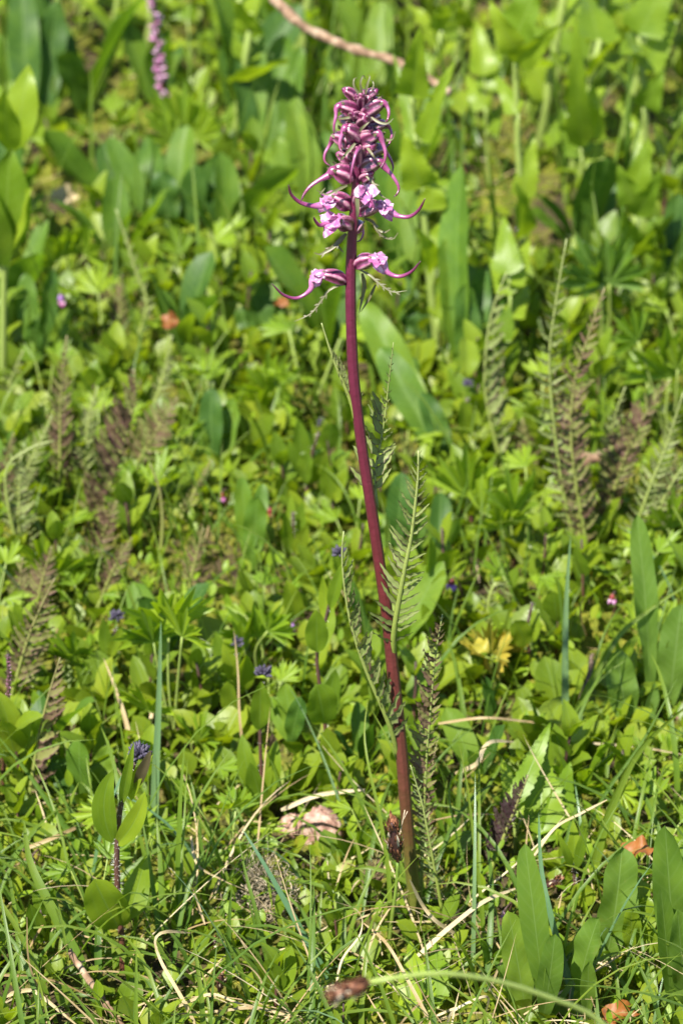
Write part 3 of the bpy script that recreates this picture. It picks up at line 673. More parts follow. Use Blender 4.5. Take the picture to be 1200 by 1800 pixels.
# -- cut-leaved buttercups: a fan of lobed leaves on stalks; (label, base, [(leaf centre base px, tip px)], mat)
def CUT(th, b, t, y, mat, seed, root, lobes=5, dy=-.012):
    A = S(b[0], b[1], y); B = S(t[0], t[1], y + dy)
    L = np.linalg.norm(B - A); g = lobed_leaf(L * 1.0, lobes, 1.2 + .3 * rnd.random(), rnd.uniform(-.1, .25), rnd.uniform(.55, .75), 3, seed)
    yv = unit(B - A); n = unit(TOCAM + 0.35 * rng.standard_normal(3)); xv = unit(np.cross(yv, n)); zv = np.cross(xv, yv)
    M = np.eye(4); M[:3, 0] = xv; M[:3, 1] = yv; M[:3, 2] = zv; M[:3, 3] = A
    o = th.part('leaf', xform(g, M), MATS[mat])
    P = smooth_path([root, (root + A) / 2 + np.array([rnd.uniform(-.004, .004), 0, .004]), A], 10)
    th.part('leaf_stalk', tube(P, np.linspace(1, .75, 10) * 2.6 * mpp(A), 6), MATS['pale_stem'], o)
CUTS = [
 ('bright buttercup with large finely cut leaf in the open mossy patch, left', (305, 1300), [((297, 1110), (272, 1015)), ((270, 1130), (250, 1080)), ((320, 1120), (330, 1060)), ((262, 1250), (240, 1195))], 'bright_leaf'),
 ('buttercup with pale cupped cut leaf right of the stalk under the feathery fronds', (830, 960), [((822, 875), (818, 778)), ((845, 900), (880, 850))], 'bright_leaf'),
 ('buttercup with broad cut leaf low in front of the brown branch', (925, 1005), [((898, 905), (905, 835)), ((880, 930), (865, 880))], 'bright_leaf'),
 ('lime-green three-lobed buttercup leaf among the dusky ferns, left', (78, 1060), [((76, 1000), (74, 935)), ((100, 1010), (125, 960))], 'bright_leaf'),
 ('buttercup with wide flat cut leaf above the lower right grass', (1025, 1420), [((1030, 1372), (1050, 1300)), ((1010, 1395), (985, 1335)), ((1090, 1390), (1130, 1420))], 'bright_leaf'),
 ('cut-leaved buttercup in full sun at the right edge, upper half', (1175, 800), [((1176, 665), (1165, 560)), ((1190, 650), (1215, 590)), ((1120, 600), (1085, 560))], 'bright_leaf'),
 ('small yellowish buttercup tuft beside the dusky lower-left frond', (128, 1200), [((127, 1155), (130, 1105)), ((120, 1160), (100, 1120))], 'bright_leaf'),
 ('grey-green cut-leaved plant with stiff spreading leaflets, upper right', (1060, 640), [((1062, 500), (1062, 405)), ((1055, 500), (1010, 425)), ((1070, 500), (1115, 420))], 'strap_leaf'),
 ('buttercup with light cut leaf between the speedwells, centre left', (455, 1200), [((452, 1120), (446, 1060)), ((430, 1140), (410, 1085)), ((470, 1110), (505, 1085))], 'bright_leaf'),
 ('low buttercup with yellow cut leaves near the bent brown stalk', (345, 1340), [((340, 1300), (330, 1265)), ((352, 1300), (372, 1275))], 'bright_leaf'),
 ('buttercup with leaves over the leaning speedwell, left upper middle', (470, 740), [((470, 690), (478, 620)), ((455, 720), (430, 670)), ((490, 700), (520, 650))], 'bright_leaf'),
 ('blurred cut-leaved buttercup near the dark hollow, upper left', (120, 520), [((118, 450), (110, 380)), ((150, 450), (165, 390)), ((100, 460), (70, 420))], 'bright_leaf'),
 ('buttercup leaf fan in front of the long sword leaves, upper left of centre', (330, 330), [((325, 240), (320, 140)), ((345, 245), (385, 175)), ((300, 250), (255, 200))], 'bright_leaf'),
 ('yellow-edged cut leaf tuft right of the stalk by the dark frond', (862, 1190), [((862, 1150), (860, 1090)), ((850, 1155), (825, 1130)), ((872, 1155), (892, 1120))], 'yellow_leaf'),
 ('shiny toothed silverweed-like leaf fan near the pink stone', (625, 1530), [((618, 1515), (648, 1450)), ((600, 1540), (585, 1495))], 'oval_leaf'),
 ('buttercup leaf pair at the far right middle beneath the dark frond', (1170, 1000), [((1172, 930), (1190, 870)), ((1150, 950), (1120, 930))], 'bright_leaf'),
]
for i, (lab, bpx, leaves, mat) in enumerate(CUTS):
    b = at_ground(*bpx); y = b[1]
    th = Thing('buttercup_plant', lab, 'plant', b, 'cut-leaved buttercups')
    for j, (lb, lt) in enumerate(leaves): CUT(th, lb, lt, y - .006 * j, mat, i * 7 + j, b)

# -- strap-leaved plants: (label, [(base, tip, width, dy, shape)], mat)
STRAPS = [
 ('long upright pale strap leaf at the right edge of the middle ground', [((1144, 1262), (1118, 903), 44, .02), ((1150, 1262), (1165, 1120), 24, .01)], 'paddle_leaf'),
 ('broad paddle leaf crossed by a dark grass blade, right', [((1108, 1310), (1082, 1142), 56, .01), ((1120, 1310), (1150, 1200), 30, .02)], 'paddle_leaf'),
 ('wide oval leaf cut off by the right edge of the picture', [((1172, 1262), (1196, 1062), 62, .01), ((1180, 1262), (1225, 1130), 50, .02)], 'paddle_leaf'),
 ('dark green broad paddle leaf with a hard shadow across it, lower right', [((1056, 1716), (1092, 1488), 74, .012), ((1050, 1716), (1040, 1640), 30, .0), ((1062, 1716), (1045, 1690), 34, -.01)], 'paddle_leaf'),
 ('pair of folded glaucous strap leaves at the lower right edge', [((1196, 1790), (1168, 1450), 62, -.005), ((1200, 1790), (1215, 1480), 60, .01), ((1180, 1800), (1160, 1560), 40, -.012), ((1205, 1800), (1190, 1600), 44, -.016)], 'paddle_leaf'),
 ('wavy-edged long leaf standing beside the sedge tuft, lower right', [((962, 1815), (922, 1482), 50, -.004), ((950, 1815), (975, 1640), 44, -.012)], 'paddle_leaf'),
 ('blunt spoon-shaped leaf in front of the wavy long leaf', [((930, 1815), (893, 1602), 52, -.002), ((915, 1815), (865, 1690), 40, .004)], 'paddle_leaf'),
 ('bent-over folded leaf left of the dark paddle leaf, lower right', [((1012, 1770), (1052, 1612), 52, -.004), ((1030, 1800), (1034, 1690), 30, -.01)], 'paddle_leaf'),
 ('cluster of small elliptic leaves beneath the orange dead leaf', [((1112, 1700), (1108, 1596), 36, -.004), ((1125, 1690), (1135, 1575), 44, .008), ((1140, 1705), (1162, 1635), 34, -.006), ((1118, 1640), (1120, 1545), 44, .02)], 'oval_leaf'),
 ('upright yellow-green strap leaf pair left of the stalk, middle', [((440, 1018), (452, 872), 42, .004), ((438, 1010), (424, 838), 36, .014), ((446, 960), (462, 850), 30, .02)], 'strap_leaf'),
 ('tall folded strap leaves in the sunny middle left', [((378, 832), (372, 682), 44, .01), ((388, 830), (410, 700), 44, .02), ((372, 838), (345, 740), 26, .0)], 'strap_leaf'),
 ('long dark arching leaf slanting behind the stalk, centre right', [((792, 830), (636, 528), 66, .06), ((786, 830), (668, 610), 62, .04), ((800, 830), (742, 690), 44, .02)], 'strap_leaf'),
 ('tall blue-green sword leaf right of the flower spike', [((822, 690), (812, 290), 74, .05), ((812, 690), (780, 420), 54, .03), ((832, 690), (850, 470), 44, .04), ((826, 690), (815, 500), 50, .01)], 'strap_leaf'),
 ('smooth grey-green leaf behind the stalk between two feathery leaves', [((688, 1000), (706, 830), 52, .01), ((680, 1000), (664, 900), 34, .02), ((700, 1010), (745, 900), 30, .01)], 'strap_leaf'),
 ('yellow-green upright broad leaves at the top left of the flower spike', [((452, 330), (440, 20), 56, .05), ((470, 330), (498, 60), 66, .05), ((440, 330), (412, 90), 44, .03), ((480, 330), (530, 80), 40, .04)], 'strap_leaf'),
 ('blue-green drooping sword leaves just left of the flower spike', [((540, 420), (520, 170), 46, .03), ((556, 420), (512, 180), 62, .03), ((560, 420), (575, 230), 40, .05), ((535, 420), (486, 240), 44, .02)], 'strap_leaf'),
 ('dense sheaf of broad sword leaves in the shade, upper left', [((300, 420), (260, 240), 52, .03), ((310, 420), (330, 220), 60, .03), ((320, 425), (395, 270), 54, .02), ((290, 425), (190, 240), 46, .02), ((305, 430), (285, 300), 54, .0), ((318, 430), (350, 290), 50, .0)], 'strap_leaf'),
 ('pair of dark sword leaves at the top left corner', [((60, 250), (40, -30), 60, .04), ((75, 250), (100, 0), 50, .04), ((50, 250), (0, 60), 46, .03)], 'strap_leaf'),
 ('upright leaf sheaf below the groundsel at the left edge', [((60, 660), (45, 480), 40, .02), ((72, 660), (90, 470), 40, .02), ((80, 660), (120, 540), 30, .01), ((66, 660), (62, 560), 36, -.01)], 'strap_leaf'),
 ('rounded leaf pair left of the lower feathery leaf, below the red stem speedwell', [((520, 1320), (500, 1200), 40, .01), ((508, 1320), (530, 1225), 36, -.005), ((530, 1330), (480, 1240), 34, .012)], 'strap_leaf'),
 ('broad leaf tucked under the dusky lower-left frond', [((155, 1420), (140, 1300), 52, -.006), ((140, 1420), (95, 1330), 44, .004), ((165, 1420), (190, 1310), 40, .008)], 'strap_leaf'),
 ('deep green oblong leaves above the blue speedwell bud, behind the stalk', [((470, 620), (440, 500), 54, .02), ((480, 620), (475, 490), 46, .03), ((462, 620), (420, 540), 36, .01)], 'strap_leaf'),
 ('shaded tall strap leaves at the upper right edge', [((1180, 540), (1190, 340), 60, .03), ((1165, 540), (1150, 380), 44, .03), ((1195, 540), (1225, 390), 50, .02)], 'strap_leaf'),
 ('soft green paddle leaves below the flower spike on its right', [((735, 620), (700, 480), 48, .03), ((748, 620), (770, 500), 46, .02), ((740, 625), (735, 540), 46, .0)], 'strap_leaf'),
 ('crowded oblong leaves at the top centre behind the twig', [((640, 200), (610, 20), 46, .05), ((655, 200), (672, 0), 54, .05), ((620, 200), (570, 70), 44, .03)], 'strap_leaf'),
]
for lab, leaves, mat in STRAPS:
    lb0 = leaves[0][0]; b = at_ground(lb0[0], max(l[0][1] for l in leaves)); y = b[1]
    th = Thing('strap_leaf_plant', lab, 'plant', b, 'broad-leaved meadow plants')
    for (lb, lt, w, dy) in leaves:
        LF(th, lb, lt, w, 'strap', mat, y, dy, bow=rnd.uniform(-.02, .08), fold=rnd.uniform(.12, .4), nl=26, wave=rnd.uniform(.05, .25), waven=3, twist=rnd.uniform(-.35, .35))

# -- groundsel: triangular saw-edged leaves up a pale stem
GROUND = [
 ('groundsel with saw-toothed triangular leaves right beside the flower spike', (772, 640), [(758, 520), (745, 380), (728, 230), (724, 160)],
  [((724, 170), (738, 48), 70), ((742, 250), (800, 105), 44), ((742, 330), (708, 232), 78), ((756, 370), (764, 300), 60), ((762, 440), (790, 380), 60), ((765, 470), (730, 400), 50), ((768, 560), (800, 470), 46), ((730, 250), (690, 90), 34)]),
 ('tall groundsel with a thick pale stem in the upper right', (922, 560), [(918, 440), (912, 300), (906, 150), (904, 70)],
  [((904, 72), (948, -30), 100), ((906, 110), (985, 40), 60), ((910, 200), (870, 130), 44), ((914, 350), (935, 230), 54), ((914, 420), (905, 320), 66), ((918, 500), (890, 430), 60), ((908, 90), (860, 0), 60)]),
 ('groundsel with wide sunlit leaf pair in the top right corner', (1140, 400), [(1136, 280), (1130, 150), (1122, 60)],
  [((1122, 62), (1175, -50), 90), ((1120, 80), (1085, 95), 60), ((1128, 120), (1190, 30), 70), ((1130, 190), (1165, 120), 60), ((1134, 280), (1110, 200), 44)]),
 ('groundsel with drooping yellow-green leaves below the upper right corner', (1025, 420), [(1022, 330), (1018, 240)],
  [((1018, 240), (1042, 150), 90), ((1022, 275), (985, 190), 60), ((1030, 300), (1060, 245), 70), ((1024, 340), (1050, 270), 60), ((1020, 260), (1010, 20), 50)]),
 ('groundsel shoot with pale leaf fan right of the tall thick-stemmed one', (1120, 560), [(1118, 460), (1112, 340)],
  [((1112, 345), (1140, 240), 64), ((1114, 360), (1085, 290), 60), ((1116, 380), (1160, 300), 50), ((1118, 440), (1090, 370), 56), ((1118, 450), (1150, 400), 50)]),
 ('large saw-edged groundsel cut by the left edge of the picture', (6, 700), [(6, 600), (8, 450), (14, 280)],
  [((24, 268), (52, 112), 62), ((18, 266), (6, 160), 56), ((10, 445), (20, 258), 96), ((10, 445), (55, 330), 64), ((6, 470), (-30, 300), 70)]),
 ('young groundsel with pale broad leaf above the lower right grass', (905, 1500), [(905, 1470), (903, 1445)],
  [((948, 1468), (950, 1318), 88), ((900, 1420), (968, 1268), 40), ((915, 1440), (880, 1330), 34), ((960, 1480), (1000, 1340), 60)]),
 ('groundsel seedling with round-toothed leaves at the foot of the red stalk', (722, 1790), [(722, 1775), (722, 1765)],
  [((735, 1790), (722, 1668), 84), ((772, 1770), (765, 1655), 50), ((700, 1795), (660, 1700), 50)]),
 ('leafy groundsel clump at the right of the tall blue-green sword leaf', (900, 680), [(898, 600), (893, 480)],
  [((893, 485), (885, 380), 60), ((895, 500), (930, 420), 54), ((896, 520), (860, 450), 50), ((897, 560), (930, 500), 46), ((898, 600), (868, 540), 44)]),
 ('shaded groundsel with grey leaves at the top right of the spike', (860, 330), [(855, 250), (850, 130)],
  [((850, 135), (835, 30), 60), ((852, 160), (880, 80), 50), ((853, 190), (820, 130), 46), ((855, 230), (885, 180), 44)]),
]
for i, (lab, bpx, stem, leaves) in enumerate(GROUND):
    b = at_ground(*bpx); y = b[1]
    th = Thing('groundsel_plant', lab, 'plant', b, 'saw-edged groundsels')
    s = ST(th, [bpx] + stem, 15 if i < 6 else 8, 'pale_stem', y, 20, w2=9 if i < 6 else 6)
    sx = [bpx] + stem
    for (lb, lt, w) in leaves:
        o = LF(th, lb, lt, w, 'lance' if i == 5 else 'egg' if i in (6, 7) else 'tri', 'bright_leaf' if i in (6, 7) else 'groundsel_leaf', y - .004, rnd.uniform(-.03, .04) if i < 6 else .03, bow=rnd.uniform(.0, .12), fold=rnd.uniform(.05, .35), teeth=rnd.randint(9, 13) if i != 5 else 20, amp=.13 if i != 5 else .06, nw=6, wave=.1)
        # a stalk from the leaf to the stem
        q = min(range(len(sx)), key=lambda j: abs(sx[j][1] - (lb[1] + 25))); A = S(lb[0], lb[1], y - .004)
        d = np.hypot(sx[q][0] - lb[0], sx[q][1] - lb[1])
        if d > 6: th.part('leaf_stalk', tube(smooth_path([S(sx[q][0], sx[q][1], y), A], 5), 2.6 * mpp(A), 6), MATS['pale_stem'], o)

# -- other louseworts without flowers: (label, base, [(rachis px, max leaflet px left, right, mat)])
FERNS = [
 ('pale one-sided feathery lousewort frond right of the stalk, its leaflets curled right', (892, 860), [([(890, 850), (866, 760), (852, 680), (856, 590), (870, 530), (890, 478)], 3, 46, 'fern_leaf', 15)]),
 ('tall pinkish lousewort frond with two-sided leaflets, right middle', (1028, 1000), [([(1024, 990), (1012, 880), (992, 760), (972, 650)], 34, 34, 'dusky_fern', 24), ([(1018, 990), (985, 840), (965, 650), (975, 540), (995, 420)], 30, 32, 'fern_leaf', 24), ([(1030, 960), (1005, 800), (1008, 680), (1040, 570), (1062, 505)], 32, 36, 'dusky_fern', 24)]),
 ('dusky purple lousewort frond arching at the right edge', (1062, 960), [([(1062, 930), (1082, 850), (1112, 770), (1145, 710), (1178, 668)], 44, 26, 'dusky_fern', 26)]),
 ('green lousewort frond with hooked leaflets at the far right', (1110, 1010), [([(1108, 960), (1140, 860), (1168, 790), (1200, 690)], 26, 26, 'fern_leaf', 22), ([(1120, 980), (1180, 850), (1235, 780)], 26, 26, 'fern_leaf', 18)]),
 ('short reddish lousewort frond in front of the brown branch', (936, 860), [([(936, 850), (930, 800), (918, 735)], 24, 24, 'dusky_fern', 16)]),
 ('dark purple lousewort frond poking from the grass, lower right', (858, 1545), [([(862, 1530), (885, 1470), (905, 1420), (928, 1362)], 36, 10, 'dark_fern', 20)]),
 ('large drooping lousewort frond with pale curled leaflets, left middle', (168, 960), [([(172, 920), (205, 820), (228, 740), (238, 690), (236, 648)], 62, 14, 'dusky_fern', 24)]),
 ('arching lousewort frond leaning right beside the large drooping one, left', (232, 850), [([(228, 840), (262, 780), (290, 735), (312, 698)], 38, 30, 'dusky_fern', 18)]),
 ('upright grey lousewort frond at the left with dark tip', (110, 900), [([(108, 890), (106, 780), (108, 690), (118, 590)], 28, 26, 'dusky_fern', 26)]),
 ('narrow lousewort frond at the far left with pale leaflets', (40, 1010), [([(36, 980), (34, 890), (38, 800)], 26, 32, 'fern_leaf', 18), ([(10, 840), (50, 790), (95, 775)], 14, 14, 'fern_leaf', 14)]),
 ('slim lousewort frond leaning out of the left edge, upper middle', (10, 760), [([(0, 740), (15, 680), (42, 615)], 22, 16, 'fern_leaf', 14)]),
 ('lousewort frond with dark comb-like leaflets, sharp at the lower left', (18, 1262), [([(18, 1240), (38, 1160), (62, 1090), (97, 1016)], 32, 40, 'dusky_fern', 17)]),
 ('dried lousewort frond leaning right, lower left', (45, 1430), [([(52, 1400), (66, 1310), (84, 1230), (106, 1156)], 6, 42, 'dusky_fern', 15)]),
 ('blurred lousewort frond at the upper left beside the orange dead leaf', (222, 650), [([(222, 630), (212, 560), (215, 480)], 26, 22, 'dusky_fern', 18), ([(258, 540), (240, 480), (222, 420), (204, 368)], 12, 18, 'fern_leaf', 14)]),
 ('lousewort frond rising past the orange dead leaf, left upper middle', (262, 760), [([(268, 720), (285, 670), (303, 590)], 12, 20, 'fern_leaf', 16)]),
 ('small dusky lousewort frond in the mossy clearing, left of centre', (330, 1060), [([(330, 1050), (342, 990), (358, 928)], 26, 16, 'dusky_fern', 14)]),
 ('pale dead lousewort stalk frond in the left middle ground', (278, 1010), [([(280, 1000), (286, 920), (280, 860), (264, 815)], 6, 8, 'dusky_fern', 12)]),
 ('low lousewort frond half-hidden left of the stalk foot', (650, 1600), [([(652, 1590), (656, 1545), (664, 1495)], 24, 22, 'dusky_fern', 14)]),
 ('nodding curled lousewort frond under the right fronds', (855, 1130), [([(862, 1120), (858, 1060), (872, 1025), (892, 1050), (902, 1085)], 18, 16, 'fern_leaf', 16)]),
 ('brownish lousewort frond beneath the large drooping one, left', (150, 1010), [([(160, 990), (185, 930), (206, 880)], 34, 24, 'dusky_fern', 16)]),
 ('two crossed lousewort fronds in the sun at the left edge', (20, 930), [([(22, 900), (40, 840), (70, 780), (92, 730)], 26, 26, 'fern_leaf', 18), ([(14, 905), (10, 830), (24, 760)], 24, 24, 'dusky_fern', 18)]),
 ('green lousewort frond between the two large left fronds', (150, 890), [([(150, 870), (150, 800), (158, 730), (172, 680)], 26, 26, 'fern_leaf', 20), ([(140, 880), (128, 800), (132, 740)], 24, 20, 'dusky_fern', 16)]),
 ('dark-tipped lousewort frond low at the far left', (60, 1110), [([(62, 1080), (75, 1020), (92, 960)], 30, 26, 'dusky_fern', 16), ([(50, 1090), (36, 1030), (40, 980)], 26, 24, 'dusky_fern', 14)]),
 ('thin lousewort frond behind the lime-green buttercup leaf', (170, 1080), [([(175, 1060), (200, 1000), (232, 945)], 24, 24, 'dusky_fern', 16)]),
 ('greenish lousewort frond right of the tall pinkish one', (1085, 930), [([(1080, 900), (1070, 820), (1078, 740), (1098, 680)], 26, 26, 'fern_leaf', 20)]),
 ('dusky lousewort frond at the right edge below the branch', (1180, 960), [([(1175, 930), (1170, 870), (1188, 800)], 28, 28, 'dusky_fern', 18)]),
 ('dusky lousewort frond slanting over the moss, left of the strap pair', (305, 950), [([(310, 930), (340, 870), (372, 808)], 14, 14, 'dusky_fern', 14)]),
]
for lab, bpx, fr in FERNS:
    b = at_ground(*bpx); y = b[1]
    th = Thing('lousewort_plant', lab, 'fern leaf', b, 'lousewort leaves without flowers')
    for (pts, lw, rw, mat, n) in fr:
        full = [bpx] + pts if abs(pts[0][1] - bpx[1]) > 4 else pts
        P = [S(p[0], p[1], y + .012 * i / len(full)) for i, p in enumerate(full)]
        k = mpp(P[0])
        env = lambda w: (lambda t: k * w * float(np.interp(t, [0, .18, .4, .65, .9, 1], [.35, .85, 1, .85, .35, .12])))
        pinnate(th, np.array(P), 4.6 * k, unit(TOCAM + .18 * rng.standard_normal(3)), env(lw), env(rw), n, mat, 'rachis_skin' if mat == 'fern_leaf' else 'dusky_rachis', rnd.uniform(.32, .44), .14, rnd.uniform(58, 74), lean=.3)
# ------------------------------------------------------------------ single grass blades and straws one can point at
def BL(label, pts, w, mat, lie=False, shape='blade', cat='grass blade', name='grass_blade', twist=0.0, fold=0.35, group=None):
    """a blade from its root pixel (first) to its tip; lie: it rests on the ground layer instead of standing in a plane"""
    b = at_ground(*pts[0][:2])
    if lie: P = [G(p[0], p[1], float(hgt(*G(p[0], p[1])[:2])) + (p[2] + .012 if len(p) > 2 else 0.02)) for p in pts]
    else:
        P = [S(p[0], p[1], b[1] + (p[2] if len(p) > 2 else 0.01 * i)) for i, p in enumerate(pts)]
        P[0][2] = min(P[0][2], float(hgt(P[0][0], P[0][1]))) - 0.001
    P = smooth_path(P, 26); t = np.linspace(0, 1, 26); k = mpp(P[5])
    hw = sh(shape, t) * w / 2 * k if shape != 'straw' else np.interp(t, [0, .1, .8, 1], [.7, 1, .8, .3]) * w / 2 * k * .75
    g = ribbon(P, hw, unit(TOCAM + .2 * rng.standard_normal(3)), 2, fold, 0.0, 2, twist)
    return single(name, label, cat, g, MATS[mat], b if not lie else P[0], group)
BLADES = [
 ('dark green grass blade slanting in from the left edge above the speedwell', [(166, 1545), (130, 1475), (80, 1400), (40, 1345), (-10, 1285)], 13, 'grass_leaf'),
 ('broad dark arching grass blade at the lower left', [(165, 1745), (125, 1660), (80, 1575), (52, 1510), (42, 1440)], 22, 'grass_leaf'),
 ('long grass blade running from the left edge to the speedwell foot', [(210, 1750), (140, 1712), (60, 1680), (-10, 1655)], 14, 'grass_leaf'),
 ('yellow-green grass blade crossing in front of the speedwell foot', [(275, 1758), (225, 1690), (165, 1620), (110, 1578)], 11, 'grass_leaf'),
 ('pale blue-green upright grass blade behind the speedwell', [(270, 1500), (273, 1380), (279, 1240), (283, 1090)], 14, 'blue_grass'),
 ('bleached grass blade tip rising left of the speedwell bud', [(234, 1330), (222, 1270), (203, 1210), (182, 1156)], 8, 'dry_grass'),
 ('bent brown grass stalk hooked to the right above the speedwell', [(262, 1330), (265, 1270), (274, 1235), (295, 1229), (322, 1227)], 7, 'dry_grass'),
 ('thin pale grass blade between the left edge and the speedwell', [(176, 1540), (168, 1450), (158, 1370), (151, 1324)], 7, 'grass_leaf'),
 ('dark upright grass blade right of the speedwell leaves', [(284, 1700), (276, 1610), (262, 1510), (250, 1440)], 10, 'grass_leaf'),
 ('straight green grass blade with yellow tip right of the speedwell', [(290, 1640), (285, 1560), (281, 1490), (276, 1436)], 13, 'grass_leaf'),
 ('arching yellow-tipped grass blade beside the straight one', [(338, 1640), (325, 1570), (305, 1500), (277, 1440)], 8, 'grass_leaf'),
 ('thin brown dead stalk standing before the dark speedwell bud', [(446, 1400), (432, 1350), (421, 1260), (418, 1180), (411, 1105)], 5, 'dry_grass'),
 ('yellow-green grass stem leaning left before the rootlet tangle', [(484, 1755), (468, 1680), (446, 1590), (430, 1530), (419, 1474)], 10, 'grass_leaf'),
 ('blue-green grass blade slanting across the rootlet tangle', [(606, 1770), (560, 1690), (510, 1600), (465, 1520), (424, 1454)], 13, 'blue_grass'),
 ('upright green blade standing left of the wine-red stalk foot', [(682, 1700), (684, 1560), (668, 1440), (648, 1350), (640, 1290), (646, 1228)], 8, 'grass_leaf'),
 ('blue-green upright grass blade in the right middle ground', [(993, 1310), (992, 1180), (994, 1060), (1002, 940)], 13, 'blue_grass'),
 ('long dark grass blade arching over the right paddle leaf', [(985, 1300), (1040, 1195), (1090, 1115), (1150, 1065), (1220, 1020)], 11, 'grass_leaf'),
 ('thick dark grass blade curving up to the right edge', [(1036, 1570), (1055, 1470), (1090, 1380), (1130, 1310), (1215, 1232)], 18, 'grass_leaf'),
 ('thin grass stalk with brown tip above the dark frond', [(935, 1500), (945, 1430), (957, 1360), (966, 1282)], 7, 'grass_leaf'),
 ('wiry yellow-green grass stem right of the stalk foot', [(852, 1700), (845, 1590), (832, 1480), (820, 1380), (806, 1308)], 8, 'grass_leaf'),
 ('fine dark grass stem bending left of the wiry one', [(836, 1620), (820, 1540), (798, 1450), (789, 1390), (800, 1345)], 6, 'grass_leaf'),
 ('long blue-green blade crossing the wavy leaf, lower right', [(1022, 1800), (995, 1710), (965, 1600), (950, 1520), (946, 1428)], 13, 'blue_grass'),
 ('pale grass blade slanting over the lower right leaves', [(1130, 1800), (1095, 1730), (1060, 1670), (1034, 1602)], 9, 'grass_leaf'),
 ('dark blade crossing the pale groundsel leaf at lower right', [(826, 1640), (860, 1590), (890, 1560), (905, 1520)], 12, 'grass_leaf'),
 ('short sharp blade in the bottom right corner', [(1155, 1800), (1150, 1740), (1144, 1690), (1142, 1652)], 12, 'grass_leaf'),
 ('slim blade beside the bottom right corner blade', [(1135, 1790), (1138, 1720), (1128, 1660), (1124, 1625)], 9, 'grass_leaf'),
 ('grass blade crossing the foot of the wine-red stalk', [(560, 1625), (640, 1580), (700, 1550), (772, 1518)], 8, 'grass_leaf'),
 ('thin grass blade from the stalk foot to the lower left', [(600, 1760), (560, 1680), (530, 1600), (455, 1538)], 9, 'grass_leaf'),
 ('arched yellow-green blade in the bottom left corner', [(-10, 1620), (60, 1640), (140, 1690), (230, 1750)], 10, 'grass_leaf'),
 ('tall thin blade leaning right above the lower right grass', [(1020, 1480), (1060, 1400), (1130, 1300), (1190, 1190)], 6, 'grass_leaf'),
]
for lab, pts, w, mat in BLADES: BL(lab, pts, w * 1.3, mat, twist=rnd.uniform(-.5, .5))
STRAWS = [
 ('curled straw ribbon right of the stalk', [(800, 1360, .02), (838, 1342, .03), (848, 1318, .035), (864, 1304, .035), (902, 1304, .02)], 11),
 ('white dry straw rising right above the wavy leaf', [(938, 1504, .02), (975, 1455, .03), (1020, 1430, .04), (1066, 1406, .05)], 7),
 ('flat tan straw lying at the foot of the wine-red stalk', [(734, 1680, .006), (790, 1630, .018), (850, 1585, .022), (905, 1562, .016)], 12),
 ('forked tan straw leaning against the stalk foot', [(798, 1640, .008), (765, 1618, .02), (742, 1590, .03), (720, 1546, .05)], 10),
 ('thin curved bleached straw hooking over the lower left grass', [(346, 1805, .008), (318, 1750, .02), (284, 1690, .03), (274, 1652, .03), (292, 1638, .03), (335, 1640, .02)], 10),
 ('pale straw along the bottom left edge', [(-10, 1712, .02), (90, 1722, .02), (170, 1756, .012)], 8),
 ('split straw in the bottom left corner', [(-10, 1756, .01), (50, 1740, .02), (80, 1756, .02), (140, 1805, .01)], 12),
 ('upright dry stalk at the bottom left', [(130, 1800, .0), (75, 1745, .02), (52, 1690, .04), (48, 1612, .07)], 8),
 ('tan straw behind the pink stone', [(494, 1424, .008), (560, 1398, .012), (640, 1388, .01)], 11),
 ('tan straw left of the speedwell', [(40, 1494, .006), (105, 1468, .012), (172, 1436, .01)], 10),
 ('rust-brown curved straw above the rootlet tangle', [(336, 1470, .04), (348, 1520, .035), (395, 1548, .03), (450, 1575, .03), (492, 1630, .02)], 7),
 ('white straw with a kink near the bottom centre', [(588, 1760, .008), (600, 1690, .02), (634, 1640, .03), (628, 1600, .03), (566, 1578, .03)], 6),
 ('pale straw curve along the bottom centre', [(310, 1770, .006), (370, 1748, .02), (420, 1764, .02), (500, 1780, .01)], 8),
 ('dry straw lying under the bottom sedge', [(520, 1790, .006), (450, 1772, .01), (380, 1778, .012), (290, 1784, .008)], 8),
 ('long dry straw running up from the bottom centre', [(760, 1805, .01), (720, 1730, .02), (680, 1660, .03), (638, 1622, .03)], 9),
 ('pale hooked straw left of the bottom right leaves', [(785, 1800, .01), (800, 1775, .03), (855, 1752, .03), (850, 1790, .01)], 8),
 ('thin straw crossing the right middle grass', [(770, 1272, .02), (850, 1262, .03), (920, 1268, .02), (985, 1275, .01)], 7),
 ('tan straw lying to the right of the blue-green blade', [(1040, 1306, .01), (1120, 1312, .012), (1200, 1326, .01)], 8),
 ('looped dry tendril in the right middle ground', [(1030, 1118, .01), (1020, 1085, .03), (1022, 1055, .045), (1032, 1048, .045), (1036, 1062, .04)], 5),
 ('bleached straw between the speedwell and the rootlet tangle', [(360, 1625, .02), (345, 1580, .03), (325, 1530, .03), (318, 1508, .03)], 6),
 ('dry straw fan at the bottom centre', [(430, 1800, .006), (462, 1740, .02), (440, 1700, .03), (400, 1690, .03)], 7),
 ('tan straw under the blunt spoon leaf', [(860, 1740, .01), (880, 1690, .02), (905, 1650, .02), (930, 1640, .02)], 7),
]
for lab, pts, w in STRAWS: BL(lab, pts, w, 'dry_grass', True, 'straw', 'straw', 'dry_straw', rnd.uniform(-1.5, 1.5), .3)

